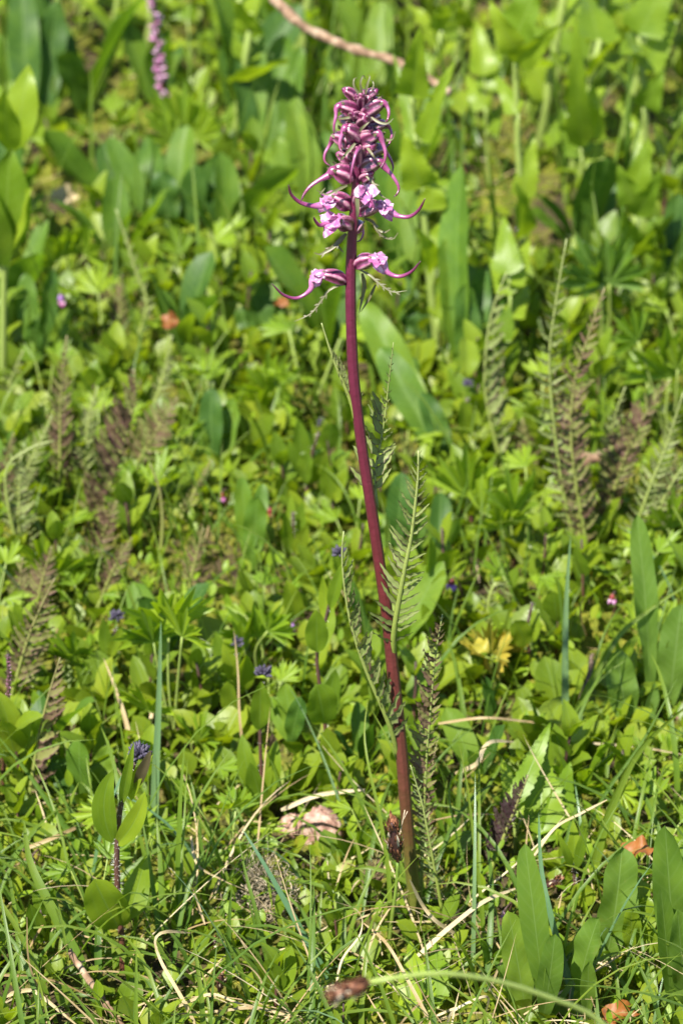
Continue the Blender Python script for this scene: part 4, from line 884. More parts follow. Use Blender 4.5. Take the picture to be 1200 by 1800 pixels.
# ------------------------------------------------------------------ odds and ends
def rods(label, name, cat, pts, w, mat, zs, seed, w2=None):
    P = smooth_path([G(p[0], p[1], z) for p, z in zip(pts, zs)], 40); k = mpp(P[20]); r_ = np.random.default_rng(seed)
    P = P + r_.standard_normal(P.shape) * 0.5 * k
    rad = np.linspace(w, w2 or w * .8, 40) / 2 * k * (1 + .14 * r_.standard_normal(40))
    single(name, label, cat, tube(P, rad, 12), MATS[mat], P[0])
rods('pale brown dead twig lying across the plants above the flower spike', 'dead_twig', 'twig', [(462, -25), (520, 36), (572, 66), (640, 92), (700, 110), (790, 162)], 18, 'twig_bark', [.20, .19, .18, .18, .18, .17], 3)
rods('thick brown branch lying behind the right feathery fronds', 'dead_branch', 'branch', [(985, 822), (1030, 808), (1075, 800), (1120, 788)], 25, 'twig_bark', [.025, .028, .03, .03], 4)
rods('ringed pale woody stick in the bottom left grass', 'woody_stick', 'stick', [(122, 1672), (150, 1712), (180, 1755), (222, 1812)], 12, 'twig_bark', [.03, .025, .02, .012], 5)
rods('grey weathered stick in the right middle ground', 'woody_stick', 'stick', [(1020, 1230), (1034, 1190), (1040, 1150)], 10, 'dark_bark', [.01, .02, .03], 6)
def stone(label, px, py, w, h, seed, y=0.0):
    b = at_ground(px, py + h * .45); k = mpp(b); r_ = np.random.default_rng(seed)
    n, m = 28, 18; V = []; U = []
    dirs = r_.standard_normal((14, 3)); dirs /= np.linalg.norm(dirs, axis=1, keepdims=True); cut = r_.uniform(.72, .95, 14)
    for i in range(m + 1):
        for j in range(n):
            th_, ph = pi * i / m, 2 * pi * j / n
            d = np.array([math.sin(th_) * math.cos(ph), math.sin(th_) * math.sin(ph), math.cos(th_)])
            r = min([1.0] + [c / max(d @ q, 1e-3) for q, c in zip(dirs, cut) if d @ q > 0])
            r *= 1 + .03 * r_.standard_normal()
            V.append(b + d * r * np.array([w / 2 * k, w / 2.4 * k, h * .62 * k]) + np.array([0, 0, h * .3 * k])); U.append((j / n, i / m))
    F = [(i * n + j, i * n + (j + 1) % n, (i + 1) * n + (j + 1) % n, (i + 1) * n + j) for i in range(m) for j in range(n)]
    single('stone', label, 'stone', (np.array(V), np.array(F), np.array(U)), MATS['rock'], b)
stone('rough pink granite stone half buried left of the stalk', 566, 1446, 92, 76, 1)
stone('low pinkish stone touching the larger one on its left', 518, 1444, 60, 44, 2)
stone('greyish stone at the right edge among grass', 1194, 1246, 34, 36, 8)

def sedge_head(th, C0, ax, L, R, n=60, mats=('sedge_scale', 'sedge_dark', 'chaff')):
    ax = unit(ax); e1 = unit(np.cross(ax, [0.3, 1, 0.2])); e2 = np.cross(ax, e1); grp = {m: [] for m in mats}
    for i in range(n):
        t = rnd.random(); a = rnd.random() * 6.28; rr = R * math.sin(pi * (0.12 + 0.8 * t)) ** .8 * rnd.uniform(.5, 1)
        d = e1 * math.cos(a) + e2 * math.sin(a); p = C0 + ax * L * t * .8 + d * rr * .6
        q = p + ax * L * rnd.uniform(.14, .26) + d * R * rnd.uniform(.2, .55)
        m = mats[1] if t < .35 and rnd.random() < .7 else (mats[2] if rnd.random() < .25 else mats[0])
        grp[m].append(leaf_between(p, q, R * rnd.uniform(.22, .42), d, 'lance', .1, 5, 2, .5))
    core = tube(np.array([C0 + ax * L * t for t in np.linspace(0, .85, 9)]), np.sin(pi * np.linspace(.06, .94, 9)) * R * .62 + 1e-5, 8)
    h = th.part('seed_head', core, MATS[mats[1]])
    for m in mats:
        if grp[m]: th.part('scale', merge(grp[m]), MATS[m], h)
def sedge_main():
    b = at_ground(680, 1690); y = b[1]
    th = Thing('sedge_plant', 'brown tufted sedge seed head on a thin stem, left of the stalk foot', 'sedge', b)
    ST(th, [(680, 1692), (688, 1620), (696, 1560), (699, 1514)], 8, 'green_stem', y, 16)
    A = S(699, 1516, y); B = S(686, 1434, y - .004); sedge_head(th, A, B - A, np.linalg.norm(B - A), 17 * mpp(A), 110)
    P = smooth_path([S(702, 1470, y), S(708, 1440, y), S(711, 1424, y)], 6)
    th.part('bristle', merge([tube(P, .7 * mpp(A), 5), tube(smooth_path([S(708, 1442, y), S(716, 1426, y)], 4), .6 * mpp(A), 5)]), MATS['chaff'])
sedge_main()
def sedge_near():
    y = -0.33
    root = S(1210, 2570, y); root[2] = float(hgt(root[0], root[1]))
    th = Thing('sedge_plant', 'blurred nodding sedge nearest the camera, its stem arching across the bottom edge', 'sedge', root)
    pts = [root] + [S(*p) for p in ((1200, 2200, y), (1150, 1930, y), (1060, 1800, y), (960, 1752, y - .01), (860, 1722, y - .02), (760, 1711, y - .03), (650, 1726, y - .035))]
    P = smooth_path(pts, 40); k = mpp(P[-1])
    th.part('stem', tube(P, np.linspace(12, 9, 40) / 2 * k, 8), MATS['pale_stem'])
    A = P[-1]; B = S(566, 1756, y - .04); sedge_head(th, A, B - A, np.linalg.norm(B - A), 22 * k, 90, ('sedge_scale', 'sedge_scale', 'chaff'))
sedge_near()
for lab, (px, py), (qx, qy) in (('dark sedge seed head tucked between the large leaves, lower right', (950, 1566), (990, 1540)), ('dry dark seed head in the lower left grass', (352, 1668), (385, 1650)), ('withered dark seed head at the bottom, left of the tangle', (385, 1745), (392, 1705))):
    b = at_ground(px, py + 24); th = Thing('sedge_plant', lab, 'sedge', b, 'small dark sedge heads')
    A = S(px, py, b[1]); B = S(qx, qy, b[1] - .004)
    th.part('stem', tube(smooth_path([b, A], 6), 2.2 * mpp(b), 6), MATS['green_stem'])
    sedge_head(th, A, B - A, np.linalg.norm(B - A), 11 * mpp(A), 46)
def tangle():
    b = at_ground(465, 1620); k = mpp(b); parts = []
    c = b + np.array([0, .002, 34 * k])
    for i in range(260):
        d = unit(rng.standard_normal(3)) ; p = c + rng.standard_normal(3) * np.array([34, 26, 20]) * k
        pts = [p]; L = rnd.uniform(4, 9) * k
        for q in range(9):
            d = unit(d + .55 * rng.standard_normal(3) - .25 * (pts[-1] - c) / (60 * k)); pts.append(pts[-1] + d * L)
        pts = np.array(pts); pts[:, 2] = np.maximum(pts[:, 2], b[2] + .001)
        parts.append(tube(smooth_path(pts, 14), rnd.uniform(.45, 1.1) * k, 4))
    for i in range(50):                       # the wispy threads above
        p = c + np.array([rnd.uniform(-30, 10), 0, rnd.uniform(20, 60)]) * k; d = unit([rnd.uniform(-.4, .4), rnd.uniform(-.3, .3), 1]); pts = [p]
        for q in range(8): d = unit(d + .3 * rng.standard_normal(3)); pts.append(pts[-1] + d * 9 * k)
        parts.append(tube(smooth_path(pts, 12), .45 * k, 3))
    single('rootlet_tangle', 'matted tangle of thin grey-brown dry rootlets in the grass', 'tangle', merge(parts), MATS['rootlet'], b)
tangle()
# dead and yellow leaves
for lab, b, t, w, mat, z in [
 ('orange and brown dead leaf at the lower right edge', (1092, 1505), (1150, 1492), 34, 'dead_leaf', .04), ('blurred orange dead leaf at the upper left', (290, 572), (314, 564), 28, 'dead_leaf', .05),
 ('small orange dead leaf left of the lowest flower', (486, 535), (506, 540), 18, 'dead_leaf', .06), ('yellow dying leaf lying under the dark paddle leaf', (1040, 1700), (1100, 1660), 40, 'yellow_leaf', .006),

 ('dead orange leaf in the bottom right corner', (1060, 1790), (1120, 1782), 34, 'dead_leaf', .006), ('tan dead leaf in the dark hollow, upper left', (92, 356), (136, 344), 30, 'dry_grass', .02),
 ('yellow leaf tip in the right middle ground', (830, 1135), (858, 1150), 26, 'yellow_leaf', .03)]:
    A = G(b[0], b[1], z + .002); B = G(t[0], t[1], z + .006)
    single('fallen_leaf', lab, 'dead leaf', leaf_between(A, B, w * mpp(A) * 1.3, unit([rnd.uniform(-.3, .3), -.5, 1]), 'oval', .22, 12, 6, .35, .45, 2, rnd.uniform(-.8, .8)), MATS[mat], A)
# tiny flowers
def tiny(label, px, py, base, r, mats, droop=1):
    b = at_ground(*base); y = b[1]; th = Thing('tiny_flower', label, 'flower', b, 'tiny pink willowherb flowers')
    C0 = S(px, py, y - .012); k = mpp(C0)
    P = smooth_path([b, b * .5 + C0 * .5 + np.array([.004, 0, .01]), C0 + np.array([.001, 0, 14 * k]), C0 + np.array([0, 0, 4 * k])], 14)
    th.part('stem', tube(P, 1.6 * k, 5), MATS['purple_stem'])
    pet = []
    for q in range(4):
        a = q * pi / 2 + .4; d = unit([math.cos(a) * .6, math.sin(a) * .6 - .3, -.8 * droop])
        pet.append(leaf_between(C0, C0 + d * r * k * 1.3, r * k * 1.1, unit([math.cos(a), math.sin(a), .2]), 'egg', .15, 6, 4, .2))
    th.part('petal', merge(pet), MATS[mats[0]])
    th.part('calyx', tube(smooth_path([C0 + np.array([0, 0, 9 * k]), C0 + np.array([0, 0, 2 * k]), C0 - np.array([0, 0, 2 * k])], 6), np.array([.2, .4, .5, .55, .5, .3]) * r * k, 8), MATS[mats[1]])
for a in [('drooping pink-and-lilac flower right of the stalk, by the feathery leaf', 793, 1025, (800, 1110), 12, ('petal_violet', 'red_petal')),
          ('tiny magenta flower hanging on a dark stem, right middle', 1075, 1052, (1062, 1120), 9, ('petal_pink', 'red_petal')),
          ('tiny lilac flower at the foot of the pinkish frond, right', 995, 858, (998, 900), 7, ('petal_violet', 'petal_violet')),
          ('tiny magenta flower below the upright single leaf, left of the stalk', 515, 1103, (515, 1130), 6, ('petal_pink', 'petal_violet')),
          ('blurred pale pink flower at the left, upper middle', 107, 527, (112, 600), 11, ('petal_pink', 'petal_violet')),
          ('small salmon flower beside the strap leaves, left of centre', 390, 873, (392, 910), 8, ('petal_pink', 'red_petal')),
          ('bright red tiny flower in the left middle ground', 474, 900, (470, 935), 9, ('red_petal', 'red_petal')),
          ('blurred red bud right of the flower spike', 810, 297, (812, 360), 10, ('red_petal', 'red_petal')),
          ('tiny violet flower between the upper right leaves', 910, 405, (912, 470), 7, ('petal_violet', 'petal_violet')),
          ('tiny magenta flower in the lower right straw', 884, 1608, (884, 1625), 6, ('petal_violet', 'petal_pink')),
          ('tiny pink flower in the left foreground shade', 57, 1512, (57, 1540), 7, ('petal_pink', 'petal_violet'))]: tiny(*a)
# the far flower spikes
def far_spike(label, base, pts, w, n, mat):
    b = at_ground(*base); y = b[1]; th = Thing('lousewort_plant', label, 'flower', b)
    P = smooth_path([b] + [S(p[0], p[1], y) for p in pts], 40); k = mpp(P[-1])
    th.part('stem', tube(P, np.linspace(5, 3, 40) * k, 8), MATS['purple_stem']); parts = []
    i0 = int(np.argmin([abs(proj(q)[1] - pts[0][1]) for q in P]))
    for i in range(n):
        p = P[i0 + int((39 - i0) * i / n)]; a = rnd.random() * 6.28; d = unit([math.cos(a), math.sin(a), .3])
        parts.append(tube(smooth_path([p, p + d * w * k * .5, p + d * w * k], 6), np.array([.3, .5, .55, .45, .3, .08]) * w * k * .5, 7))
    th.part('flower', merge(parts), MATS[mat])
far_spike('blurred pink lousewort flower spike at the top left', (296, 240), [(288, 168), (280, 110), (272, 30), (266, -40)], 15, 60, 'petal_pink')
far_spike('dark purple seeding lousewort spike at the left edge', (10, 1400), [(6, 1330), (12, 1260), (16, 1200), (14, 1150)], 6, 110, 'calyx_skin')
# ------------------------------------------------------------------ low herbs that fill the meadow, and what nobody could count
LIB = {}
def lib(kind, n, fn, mat):
    LIB[kind] = [mesh(kind + '_leaf', fn(i), MATS[mat]) for i in range(n)]
lib('oval', 10, lambda i: leaf_unit(1, rnd.uniform(.44, .60), rnd.choice(['oval', 'oval', 'egg']), rnd.uniform(-.3, .9), 8, 4, rnd.uniform(.12, .4), .06, rnd.uniform(-.3, .3)), 'oval_leaf')
lib('spoon', 10, lambda i: leaf_unit(1, rnd.uniform(.38, .72), 'spoon', rnd.uniform(-.1, 1.0), 9, 4, rnd.uniform(.1, .35), .06, rnd.uniform(-.3, .3)), 'cover_leaf')
lib('strap', 8, lambda i: leaf_unit(1, rnd.uniform(.20, .34), 'strap', rnd.uniform(-.1, .9), 11, 4, rnd.uniform(.15, .45), .12, rnd.uniform(-.7, .7)), 'strap_leaf')
lib('cut', 10, lambda i: lobed_leaf(1, rnd.choice([3, 5, 5]), rnd.uniform(1.1, 1.55), rnd.uniform(-.1, .3), rnd.uniform(.55, .75), 3, i), 'bright_leaf')
lib('ground', 6, lambda i: leaf_unit(1, rnd.uniform(.5, .8), 'tri', rnd.uniform(.1, .8), 12, 4, rnd.uniform(.1, .35), .08, rnd.uniform(-.3, .3), teeth=9), 'groundsel_leaf')
STALK = mesh('leaf_stalk', tube(np.array([[0, 0, 0], [.02, 0, .35], [.01, 0, .7], [0, 0, 1.0]]), [.045, .04, .035, .03], 5), MATS['pale_stem'])
STEMM = mesh('stem', tube(np.array([[0, 0, 0], [.02, .01, .35], [.0, .02, .7], [0, 0, 1.0]]), [.032, .03, .028, .022], 6), MATS['purple_stem'])
def leaf_matrix(p, az, el, s, roll=0.0):
    return Matrix.Translation(Vector(p)) @ Matrix.Rotation(az, 4, 'Z') @ Matrix.Rotation(el, 4, 'X') @ Matrix.Rotation(roll, 4, 'Y') @ Matrix.Scale(s, 4)
def stalk_matrix(p, q, thick):
    d = Vector(q) - Vector(p); L = d.length
    return Matrix.Translation(Vector(p)) @ d.to_track_quat('Z', 'Y').to_matrix().to_4x4() @ Matrix.Diagonal((thick, thick, L, 1))
def herb_layout(kind, s):
    """leaf and stalk placements of one small plant round its own origin: [(piece, mesh, matrix)]"""
    out = []; a0 = rnd.random() * 6.28
    if kind == 'oval':
        H = s * rnd.uniform(1.0, 1.9); n = rnd.randint(3, 4)
        lean = (rnd.uniform(-.12, .12) * H, rnd.uniform(-.12, .12) * H)
        out.append(('stem', STEMM, stalk_matrix((0, 0, -.002), (lean[0], lean[1], H), s * 1.0)))
        for i in range(n):
            f = (i + .45) / n; z = H * f; L = s * rnd.uniform(.85, 1.1) * (1 - .35 * f)
            for q in range(2):
                out.append(('leaf', rnd.choice(LIB['oval']), leaf_matrix((lean[0] * f, lean[1] * f, z), a0 + i * pi / 2 + q * pi + rnd.uniform(-.3, .3), rnd.uniform(.55, 1.2) + .25 * f, L, rnd.uniform(-.3, .3))))
    elif kind == 'spoon':
        n = rnd.randint(6, 9)
        for i in range(n):
            out.append(('leaf', rnd.choice(LIB['spoon']), leaf_matrix((0, 0, 0), a0 + i * 2.4, rnd.uniform(.5, 1.35), s * rnd.uniform(.7, 1.15), rnd.uniform(-.3, .3))))
    elif kind == 'strap':
        n = rnd.randint(3, 5)
        for i in range(n):
            out.append(('leaf', rnd.choice(LIB['strap']), leaf_matrix((0, 0, 0), a0 + i * 2.0 + rnd.uniform(-.3, .3), rnd.uniform(.9, 1.45), s * rnd.uniform(.6, 1.1), rnd.uniform(-.5, .5))))
    elif kind == 'cut':
        n = rnd.randint(3, 5)
        for i in range(n):
            az = a0 + i * 2 * pi / n + rnd.uniform(-.4, .4); h = s * rnd.uniform(.8, 1.9); d = s * rnd.uniform(.3, .9)
            q = (-math.sin(az) * d, math.cos(az) * d, h)
            out.append(('leaf', rnd.choice(LIB['cut']), leaf_matrix(q, az, rnd.uniform(-.1, .8), s * rnd.uniform(.8, 1.1), rnd.uniform(-.3, .3))))
            out.append(('leaf_stalk', STALK, stalk_matrix((0, 0, -.002), q, s * .8)))
    elif kind == 'ground':
        H = s * rnd.uniform(2, 3.2); n = rnd.randint(5, 7)
        out.append(('leaf_stalk', STALK, stalk_matrix((0, 0, -.002), (0.02, 0, H), s * 1.6)))
        for i in range(n):
            f = (i + 1) / n; out.append(('leaf', rnd.choice(LIB['ground']), leaf_matrix((.02 * f, 0, H * f * .97), a0 + i * 2.4, rnd.uniform(.2, .9) + .3 * f, s * rnd.uniform(.8, 1.1), rnd.uniform(-.3, .3))))
    return out
NAMES = {'oval': ('speedwell_shoot', 'speedwell shoot', 'seedling'), 'spoon': ('rosette_herb', 'spoon-leaved rosette', 'herb'),
         'strap': ('strap_leaf_herb', 'clump of strap leaves', 'plant'), 'cut': ('buttercup_seedling', 'cut-leaved buttercup clump', 'plant'), 'ground': ('groundsel_shoot', 'saw-leaved groundsel shoot', 'plant')}
LAND = [(737, 1650, 'the foot of the wine-red stalk'), (217, 1700, 'the hairy budded speedwell'), (560, 1450, 'the pink granite stone'), (465, 1600, 'the rootlet tangle'), (463, 1430, 'the fluffy-budded speedwell'),
 (583, 1390, 'the round-leaved red-stemmed speedwell'), (418, 1262, 'the thin brown dead stalk'), (305, 1290, 'the big bright cut leaf'), (18, 1260, 'the dark comb-like frond'), (50, 1420, 'the dried leaning frond'),
 (858, 1540, 'the dark purple frond'), (905, 1490, 'the pale groundsel leaf'), (1056, 1710, 'the dark paddle leaf'), (1196, 1780, 'the corner pair of folded leaves'), (955, 1800, 'the wavy-edged long leaf'),
 (1010, 1580, 'the four-leaved speedwell'), (1025, 1420, 'the wide flat cut leaf'), (993, 1310, 'the blue-green upright blade'), (1144, 1260, 'the long pale strap leaf'), (932, 1190, 'the nodding brown frond'),
 (862, 1190, 'the yellow-edged cut leaf'), (793, 1090, 'the drooping lilac flower'), (1028, 1000, 'the tall pinkish frond'), (892, 860, 'the pale one-sided frond'), (1060, 810, 'the thick brown branch'),
 (1110, 960, 'the right dusky frond'), (1175, 800, 'the right-edge cut leaf'), (822, 690, 'the tall blue-green sword leaf'), (792, 830, 'the long arching leaf'), (440, 1010, 'the yellow-green strap pair'),
 (378, 830, 'the folded strap leaves'), (537, 905, 'the blue-budded speedwell'), (168, 950, 'the large drooping frond'), (110, 890, 'the upright grey frond'), (40, 1000, 'the narrow left frond'),
 (222, 640, 'the blurred orange dead leaf'), (60, 650, 'the left-edge leaf sheaf'), (110, 350, 'the dark hollow'), (300, 420, 'the dense sword-leaf sheaf'), (296, 240, 'the far pink spike'),
 (460, 330, 'the yellow-green broad leaves'), (548, 420, 'the drooping sword leaves'), (770, 620, 'the groundsel by the spike'), (922, 550, 'the thick-stemmed groundsel'), (1140, 400, 'the corner groundsel'),
 (1060, 630, 'the stiff grey-green leaf fan'), (640, 120, 'the dead twig'), (330, 1050, 'the dusky clearing frond'), (1195, 1230, 'the greyish stone'), (75, 1650, 'the left-edge speedwell'), (470, 620, 'the deep green oblong leaves'), (1180, 530, 'the shaded strap leaves')]
LABELS = set()
NUM = {1: 'single-leaved', 2: 'two-leaved', 3: 'three-leaved', 4: 'four-leaved', 5: 'five-leaved', 6: 'six-leaved', 7: 'seven-leaved', 8: 'eight-leaved', 9: 'nine-leaved', 10: 'ten-leaved'}
def which(kind, nleaf, size, px, py):
    """what tells this small plant apart: its size, its leaf count and the nearest landmark"""
    near = sorted(LAND, key=lambda l: (l[0] - px) ** 2 + (1.6 * (l[1] - py)) ** 2)
    lab = None
    for l in near[:4]:
        dx, dy = px - l[0], py - l[1]
        rel = ('left of' if dx < 0 else 'right of') if abs(dx) > abs(dy) * 1.2 else ('in front of' if dy > 0 else 'behind')
        for form in ('%s %s %s %s' % (size, NAMES[kind][1], rel, l[2]), '%s %s %s %s %s' % (size, NUM[nleaf], NAMES[kind][1], rel, l[2])):
            lab = lab or form
            if form not in LABELS: LABELS.add(form); return form
    return lab
taken = []; HAND = []
def hand_rects():
    for o in list(COL.objects):
        if o.parent is None and o.get('category'):
            bb = []; ms = [o] + list(o.children_recursive)
            for m in ms:
                if m.type == 'MESH':
                    for c in m.bound_box: bb.append(proj(np.array(c) + np.array(o.location))[:2])
            if not bb: continue
            bb = np.array(bb); lo, hi = bb.min(0), bb.max(0); s = (hi - lo) * .08
            taken.append((o.location.x, o.location.y))
            if o.name.startswith('dry_straw') or hi[0] - lo[0] > 420: continue
            if o.name.startswith('grass_blade'): continue
            HAND.append((lo[0] + s[0], lo[1] + s[1], hi[0] - s[0], hi[1] - s[1], o.location.y))
    HAND.append((690, 1300, 780, 1660, 0.0))
hand_rects()
HAND_A = np.array(HAND)
def blocked(x, y, h, r=0.0, share=.45):
    if y < .1: share *= .6
    """would something this tall and wide here hide a plant that stands behind it?"""
    px, py, z = proj((x, y, 0)); pt = proj((x, y, h))[1]; w = max(r / (z * T / 900), 3)
    A = HAND_A[HAND_A[:, 4] > y + .004]
    ox = np.minimum(A[:, 2], px + w) - np.maximum(A[:, 0], px - w); oy = np.minimum(A[:, 3], py) - np.maximum(A[:, 1], pt)
    ov = np.clip(ox, 0, None) * np.clip(oy, 0, None)
    if not len(ov): return False
    ha = (A[:, 2] - A[:, 0]) * (A[:, 3] - A[:, 1])
    return bool((ov > share * np.minimum(2 * w * max(py - pt, 1), ha)).any())
def in_frame(x, y, h=0.0, m=15):
    a = proj((x, y, 0)); b = proj((x, y, h))
    return -m < a[0] < 1200 + m and a[1] > -m - 60 and b[1] < 1800 + m
placed = []
BARE = []
for bx, by, rx, ry in ((400, 985, 110, 85), (115, 345, 70, 45), (1085, 850, 60, 50), (880, 250, 60, 50), (600, 690, 50, 50), (340, 1110, 75, 50), (70, 1190, 60, 40), (300, 700, 60, 40), (1010, 300, 60, 60), (860, 1060, 45, 40)):
    p = G(bx, by); q = G(bx, by - ry); BARE.append((p[0], p[1], rx * mpp(p), abs(q[1] - p[1])))
EXT = {'oval': (2.2, .8), 'spoon': (.8, .8), 'strap': (1.0, .35), 'cut': (2.0, 1.0), 'ground': (3.2, .9)}
def spread(kind, count, size, yr, dmin):
    done = 0; tries = 0
    while done < count and tries < count * 60:
        tries += 1
        y = rnd.uniform(*yr); hw = (1.085 + y) * .136 * 1.06 + .02; x = rnd.uniform(-hw, hw); s = rnd.uniform(*size)
        if not in_frame(x, y, s): continue
        qx, qy, _ = proj((x, y, 0))
        if kind != 'ground' and qx > 690 and qy < 460 and rnd.random() < .6: continue
        if any(((x - a) / ra) ** 2 + ((y - b) / rb) ** 2 < 1 for a, b, ra, rb in BARE) and kind != 'ground': continue
        if any((x - a) ** 2 + (y - b) ** 2 < (dmin * .5 + d * .5) ** 2 for a, b, d in placed): continue
        if any((x - a) ** 2 + (y - b) ** 2 < (dmin * .4) ** 2 for a, b in taken): continue
        if blocked(x, y, s * EXT[kind][0], s * EXT[kind][1]): continue
        placed.append((x, y, dmin)); done += 1
        nm, base, cat = NAMES[kind]; px, py, _ = proj((x, y, 0))
        lay = herb_layout(kind, s); nl = sum(p[0] == 'leaf' for p in lay); f = (s - size[0]) / (size[1] - size[0])
        root = link(nm, None); root.location = (x, y, float(hgt(x, y))); root.empty_display_size = .01
        tag(root, which(kind, nl, 'small' if f < .33 else 'mid-sized' if f < .67 else 'large', px, py), cat, nm.replace('_', ' ') + 's of the low meadow')
        for piece, me, M in lay:
            o = link(piece, me, root); o.matrix_basis = M
    print('spread', kind, done, 'of', count)
spread('ground', 30, (.042, .062), (.72, 1.38), .055)
spread('strap', 20, (.08, .14), (.60, 1.40), .05)
spread('cut', 24, (.020, .032), (.45, 1.36), .05)
spread('oval', 50, (.030, .042), (.70, 1.40), .036)
spread('strap', 10, (.04, .065), (.12, .55), .05)
spread('cut', 26, (.012, .022), (.0, .55), .04)
spread('oval', 170, (.026, .038), (.10, .74), .024)
spread('oval', 14, (.018, .026), (-.10, .10), .04)
spread('spoon', 115, (.022, .036), (.10, .80), .022)
spread('spoon', 18, (.014, .022), (-.12, .10), .035)

def strips(mids, hws, nref, nw=1, fold=0.0):
    """vectorised ribbons: mids (N,n,3), hws (N,n), nref (N,3)"""
    N, n, _ = mids.shape
    tg = np.gradient(mids, axis=1); tg /= np.maximum(np.linalg.norm(tg, axis=2, keepdims=True), 1e-9)
    side = np.cross(tg, nref[:, None, :]); side /= np.maximum(np.linalg.norm(side, axis=2, keepdims=True), 1e-9)
    nor = np.cross(side, tg); cols = []
    s = np.linspace(-1, 1, nw + 1)
    for sj in s: cols.append(mids + side * (hws * sj * math.cos(fold))[..., None] + nor * (np.abs(hws * sj) * math.sin(fold))[..., None])
    V = np.stack(cols, 2).reshape(-1, 3)
    U = np.zeros((N, n, nw + 1, 2)); U[..., 0] = (s + 1) / 2; U[..., 1] = np.linspace(0, 1, n)[None, :, None]
    idx = np.arange(N * n * (nw + 1)).reshape(N, n, nw + 1)
    F = np.stack([idx[:, :-1, :-1], idx[:, :-1, 1:], idx[:, 1:, 1:], idx[:, 1:, :-1]], -1).reshape(-1, 4)
    return V, F, U.reshape(-1, 2)
def stuff(name, label, cat, geo, mat):
    o = link(name, mesh(name, geo, MATS[mat])); tag(o, label, cat, None, 'stuff'); return o
def scatter(n, dens):
    """n ground points inside and round the field of view, kept by dens(x, y) in 0..1"""
    out = []
    tot = 0
    while tot < n:
        y = rng.uniform(-.45, 2.6, 20000); x = rng.uniform(-1, 1, 20000) * (.136 * (1.085 + y) + .32)
        k = rng.random(20000) < dens(x, y)
        out.append(np.stack([x[k], y[k]], 1)); tot += k.sum()
    P = np.vstack(out)[:n]
    return np.column_stack([P, hgt(P[:, 0], P[:, 1])])
def patch(x, y, s, ph):
    return .5 + .5 * np.sin(s * x + ph) * np.sin(s * .8 * y + ph * 1.7 + np.sin(s * .5 * x))
def grass(name, label, n, L, w, dens, mat, droop=(.2, 1.3), up=(.9, 1.5), seg=8, fold=.35, z0=0.0):
    P = scatter(n, dens); N = len(P); P[:, 2] += z0
    az = rng.uniform(0, 2 * pi, N); el0 = rng.uniform(*up, N); dr = rng.uniform(*droop, N); ln = rng.uniform(*L, N)
    # keep the view to the stalk foot, speedwell and stone clear of long blades
    for i in range(N):
        if P[i, 1] < .25 and blocked(P[i, 0], P[i, 1], ln[i] * .7, .004, .35) and rng.random() < .92: ln[i] *= .4
    t = np.linspace(0, 1, seg)
    el = el0[:, None] - dr[:, None] * t[None] ** 1.4
    az_t = az[:, None] + rng.normal(0, .25, N)[:, None] * t[None]
    st = (ln / (seg - 1))[:, None, None] * np.stack([np.cos(el) * np.sin(az_t), np.cos(el) * np.cos(az_t), np.sin(el)], -1)
    mids = P[:, None, :] + np.concatenate([np.zeros((N, 1, 3)), np.cumsum(st[:, :-1], 1)], 1)
    mids[..., 2] = np.maximum(mids[..., 2], hgt(mids[..., 0], mids[..., 1]) + .002)
    hw = sh('blade', t)[None] * rng.uniform(*w, N)[:, None] / 2
    nr = np.stack([np.sin(az), np.cos(az), np.full(N, .6)], -1) * -1; nr[:, 2] = .8
    nr += rng.normal(0, .3, nr.shape)
    return stuff(name, label, 'grass', strips(mids, hw, nr, 2, fold), mat)
near = lambda x, y: np.clip(1.0 - (y - .0) / .16, .05, 1)
grass('meadow_grass', 'fine green grass blades growing through the foreground and between the herbs', 4600, (.035, .10), (.0018, .0044), near, 'grass_leaf', (.3, 2.1))
grass('meadow_grass', 'sparse taller green grass among the leaves of the middle and far meadow', 1300, (.04, .10), (.0014, .0034), lambda x, y: np.clip((y - .1) / .5, .0, 1), 'grass_leaf', (.2, 1.4))
grass('meadow_grass', 'tall upright grass and thin stems between the far plants', 700, (.09, .19), (.002, .005), lambda x, y: np.clip((y - .55) / .25, .0, 1), 'grass_leaf', (.1, .7), (1.25, 1.5))
grass('meadow_grass', 'long arching green grass blades rising from the foreground turf', 420, (.08, .16), (.0016, .0034), near, 'grass_leaf', (.6, 2.2))
grass('meadow_grass', 'fine upright pale green grass shoots pricking through the middle meadow', 2200, (.028, .07), (.0011, .0022), lambda x, y: np.clip((y - .05) / .1, 0, 1) * np.clip((.95 - y) / .2, 0, 1), 'grass_leaf', (.1, .8), (1.1, 1.5))
grass('sedge_grass', 'scattered blue-green sedge blades in the foreground turf', 260, (.05, .10), (.0016, .0030), near, 'blue_grass', (.3, 1.6))
grass('dry_grass', 'bleached dead grass litter woven through the foreground turf', 1900, (.03, .09), (.0006, .0015), lambda x, y: np.clip(1 - (y + .02) / .14, .015, 1), 'dry_grass', (-.6, 1.2), (-.1, .8), 9, .3, .012)
grass('dry_grass', 'thin brown litter lying on the soil of the meadow', 500, (.015, .05), (.0008, .0016), lambda x, y: .4 + 0 * x, 'dry_grass', (-.5, .8), (-.1, .4), 7, .3, .002)
